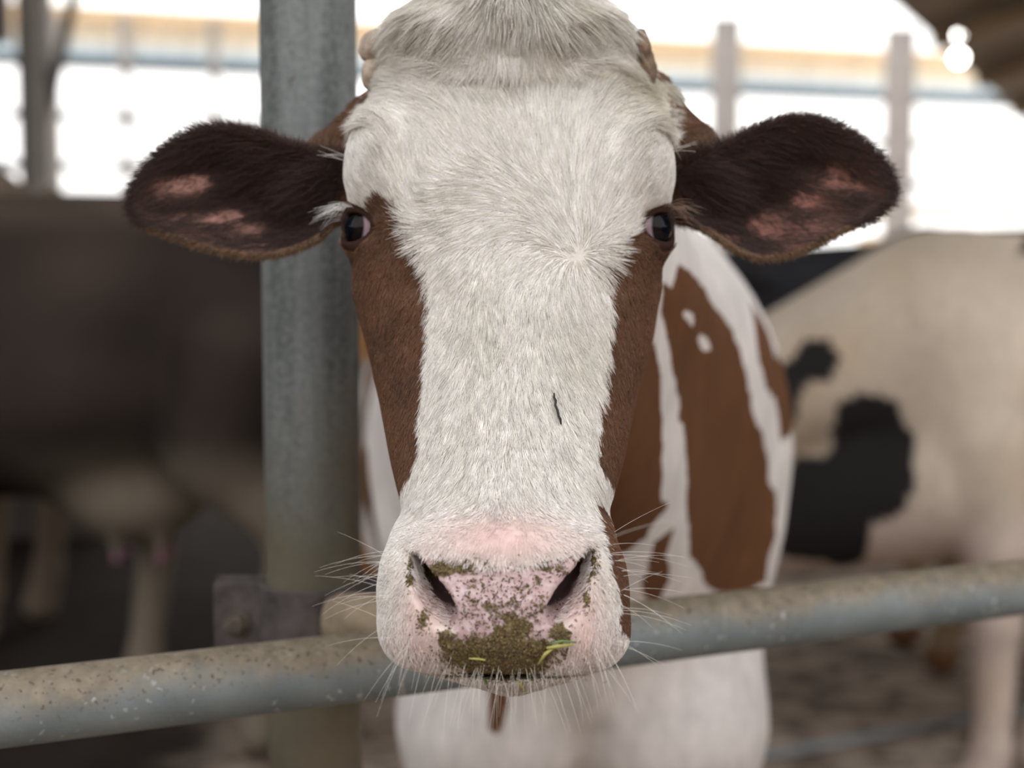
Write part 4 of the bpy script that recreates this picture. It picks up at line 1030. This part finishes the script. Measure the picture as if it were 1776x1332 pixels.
for i in range(nseg + 1):
    t_ = i / nseg; c = WL + wd_ * t_; nrm = np.array([-wd_[1], wd_[0], 0]) / wl; o_f = nrm * (.03 * math.sin(i * 1.6 + 1) + .15)
    vs += [tuple(c + o_f + [0, 0, zE - .42]), tuple(c + o_f + [0, 0, zE - .62])]
cu = mesh('rolled_curtain', vs, fs, M_bluep); cu.modifiers.new('solid', 'SOLIDIFY').thickness = .01; tag(cu, 'pale blue rolled curtain under the corrugated strip', 'curtain')
for k, (dz, r) in enumerate(((.66, .08), (1.30, .06), (1.90, .065), (2.26, .06))):
    o = MB().tube([WL + [0, 0, zE - dz], WRt + [0, 0, zE - dz]], r, 8).build('fence_rail', M_wire); tag(o, 'thin dark rail across the bright opening, number %s from the top' % ('one', 'two', 'three', 'four')[k] if False else ['thin dark rail across the bright opening just below the curtain', 'thin dark rail in the upper middle of the bright opening', 'thin dark rail in the lower middle of the bright opening', 'thin dark rail just above the left cow\'s back'][k], 'rail')
for (u, wdt, lab) in ((1250, .46, 'grey far post right of the head of the facing cow'), (1545, .48, 'grey far post beside the tip of the right ear')):
    c = on_wall(u) * .93; zt_ = zE * .965 + (.0 if u < 1400 else 0)
    box_obj('far_post', (c[0], c[1] - .2, (zE + .05) / 2), (wdt * .8, .2, zE + .05), M_grey, lab, 'post', bev=.01)
for (u, lab) in ((115, 'thin far upright nearest the dark brace on the left'), (235, 'thin far upright above the left ear tip'), (385, 'thin far upright left of the thick post')):
    c = on_wall(u) + np.array([0, -.22, 0]); box_obj('thin_upright', (c[0], c[1], (zE - .1) / 2), (.12, .06, zE - .1), M_grey, lab, 'upright')
for k, z in enumerate((1.9, 2.25)):
    a = on_wall(1480); b_ = WRt; o = MB().tube([a + [0, -.2, z - 0.0], b_ + [0, -.2, z]], .05, 8).build('yard_rail', M_beam); tag(o, ['lower beige rail above the white cow', 'upper beige rail above the white cow'][k], 'rail')
# nearer stanchion with brace at the left
sx = P(70, 200, 8.0); st = bpy.data.objects.new('barn_stanchion', None); COL.objects.link(st); st.location = (sx[0], sx[1], 0); tag(st, 'brown grey steel upright with a slanting brace near the left edge', 'upright')
MB().box((sx[0], sx[1], 2.1), (.125, .125, 4.2)).build('upright', M_grey, st)
MB().box((sx[0] - .075, sx[1] - .02, 2.1), (.03, .16, 4.2)).build('flange', M_dark, st)
MB().tube([(sx[0] + .03, sx[1], 2.22), (sx[0] + .32, sx[1], 3.4), (sx[0] + .5, sx[1], 4.15)], .035, 8).build('brace', M_dark, st)
g0 = P(-60, 0, 8.2)
box_obj('end_wall_board', (sx[0] - .75, sx[1] + .1, 3.25), (1.1, .06, 1.15), M_dark, 'dark board at the top left corner behind the upright', 'board')
# low partition seen in the slit between post and head
box_obj('low_wall', (-.62, 6.2, .825), (.75, .15, .33), M_lowwall, 'low grey concrete wall seen between post and cheek', 'wall')
box_obj('timber_board', (-.62, 6.2, .33), (.75, .12, .66), M_wood, 'orange timber boards under the low grey wall', 'board')
box_obj('timber_rail', (-.62, 6.2, 1.11), (.75, .10, .24), M_wood, 'orange timber rail on top of the low grey wall', 'board')
box_obj('wall_left', (-5.6, 7.4, .55), (7.0, .18, 1.1), M_dark, kind='structure')
# unseen walls added behind and beside the camera to cut low light
box_obj('unseen_wall_back', (0, -4.2, 1.35), (20, .2, 2.7), M_dark, kind='structure')
box_obj('unseen_wall_right', (9.5, 3.0, 1.5), (.2, 14, 3.0), M_dark, kind='structure')
box_obj('wall_left', (-9.5, 3.0, 1.5), (.2, 14, 3.0), M_dark, kind='structure')
# glowing globes added for two bright spots of unknown source under the dark roof
M_glow, t, b = new_mat('spot_glow'); b.inputs['Emission Color'].default_value = (1, .97, .92, 1); b.inputs['Emission Strength'].default_value = 14
for (u, v, r, lab) in ((1663, 100, .040, 'larger of the two added glowing spots under the dark roof'), (1662, 62, .022, 'smaller of the two added glowing spots under the dark roof')):
    c = P(u, v, 9.0 if r > .03 else 9.6); E_ = bpy.data.objects.new('glowing_spot', None); COL.objects.link(E_); E_.location = c; tag(E_, lab, 'glow')
    vs, fs = [], []
    for i in range(9):
        for j in range(16):
            th, ph = math.pi * i / 8, 2 * math.pi * j / 16; vs.append((c[0] + r * math.sin(th) * math.cos(ph), c[1] + r * math.sin(th) * math.sin(ph), c[2] + r * math.cos(th)))
    for i in range(8):
        for j in range(16): fs.append((i * 16 + j, (i + 1) * 16 + j, (i + 1) * 16 + (j + 1) % 16, i * 16 + (j + 1) % 16))
    mesh('glow_ball', vs, fs, M_glow, E_, True)
    MB().tube([c + [0, 0, r], c + [0, 0, r + .9]], .008, 6).build('cord', M_dark, E_)
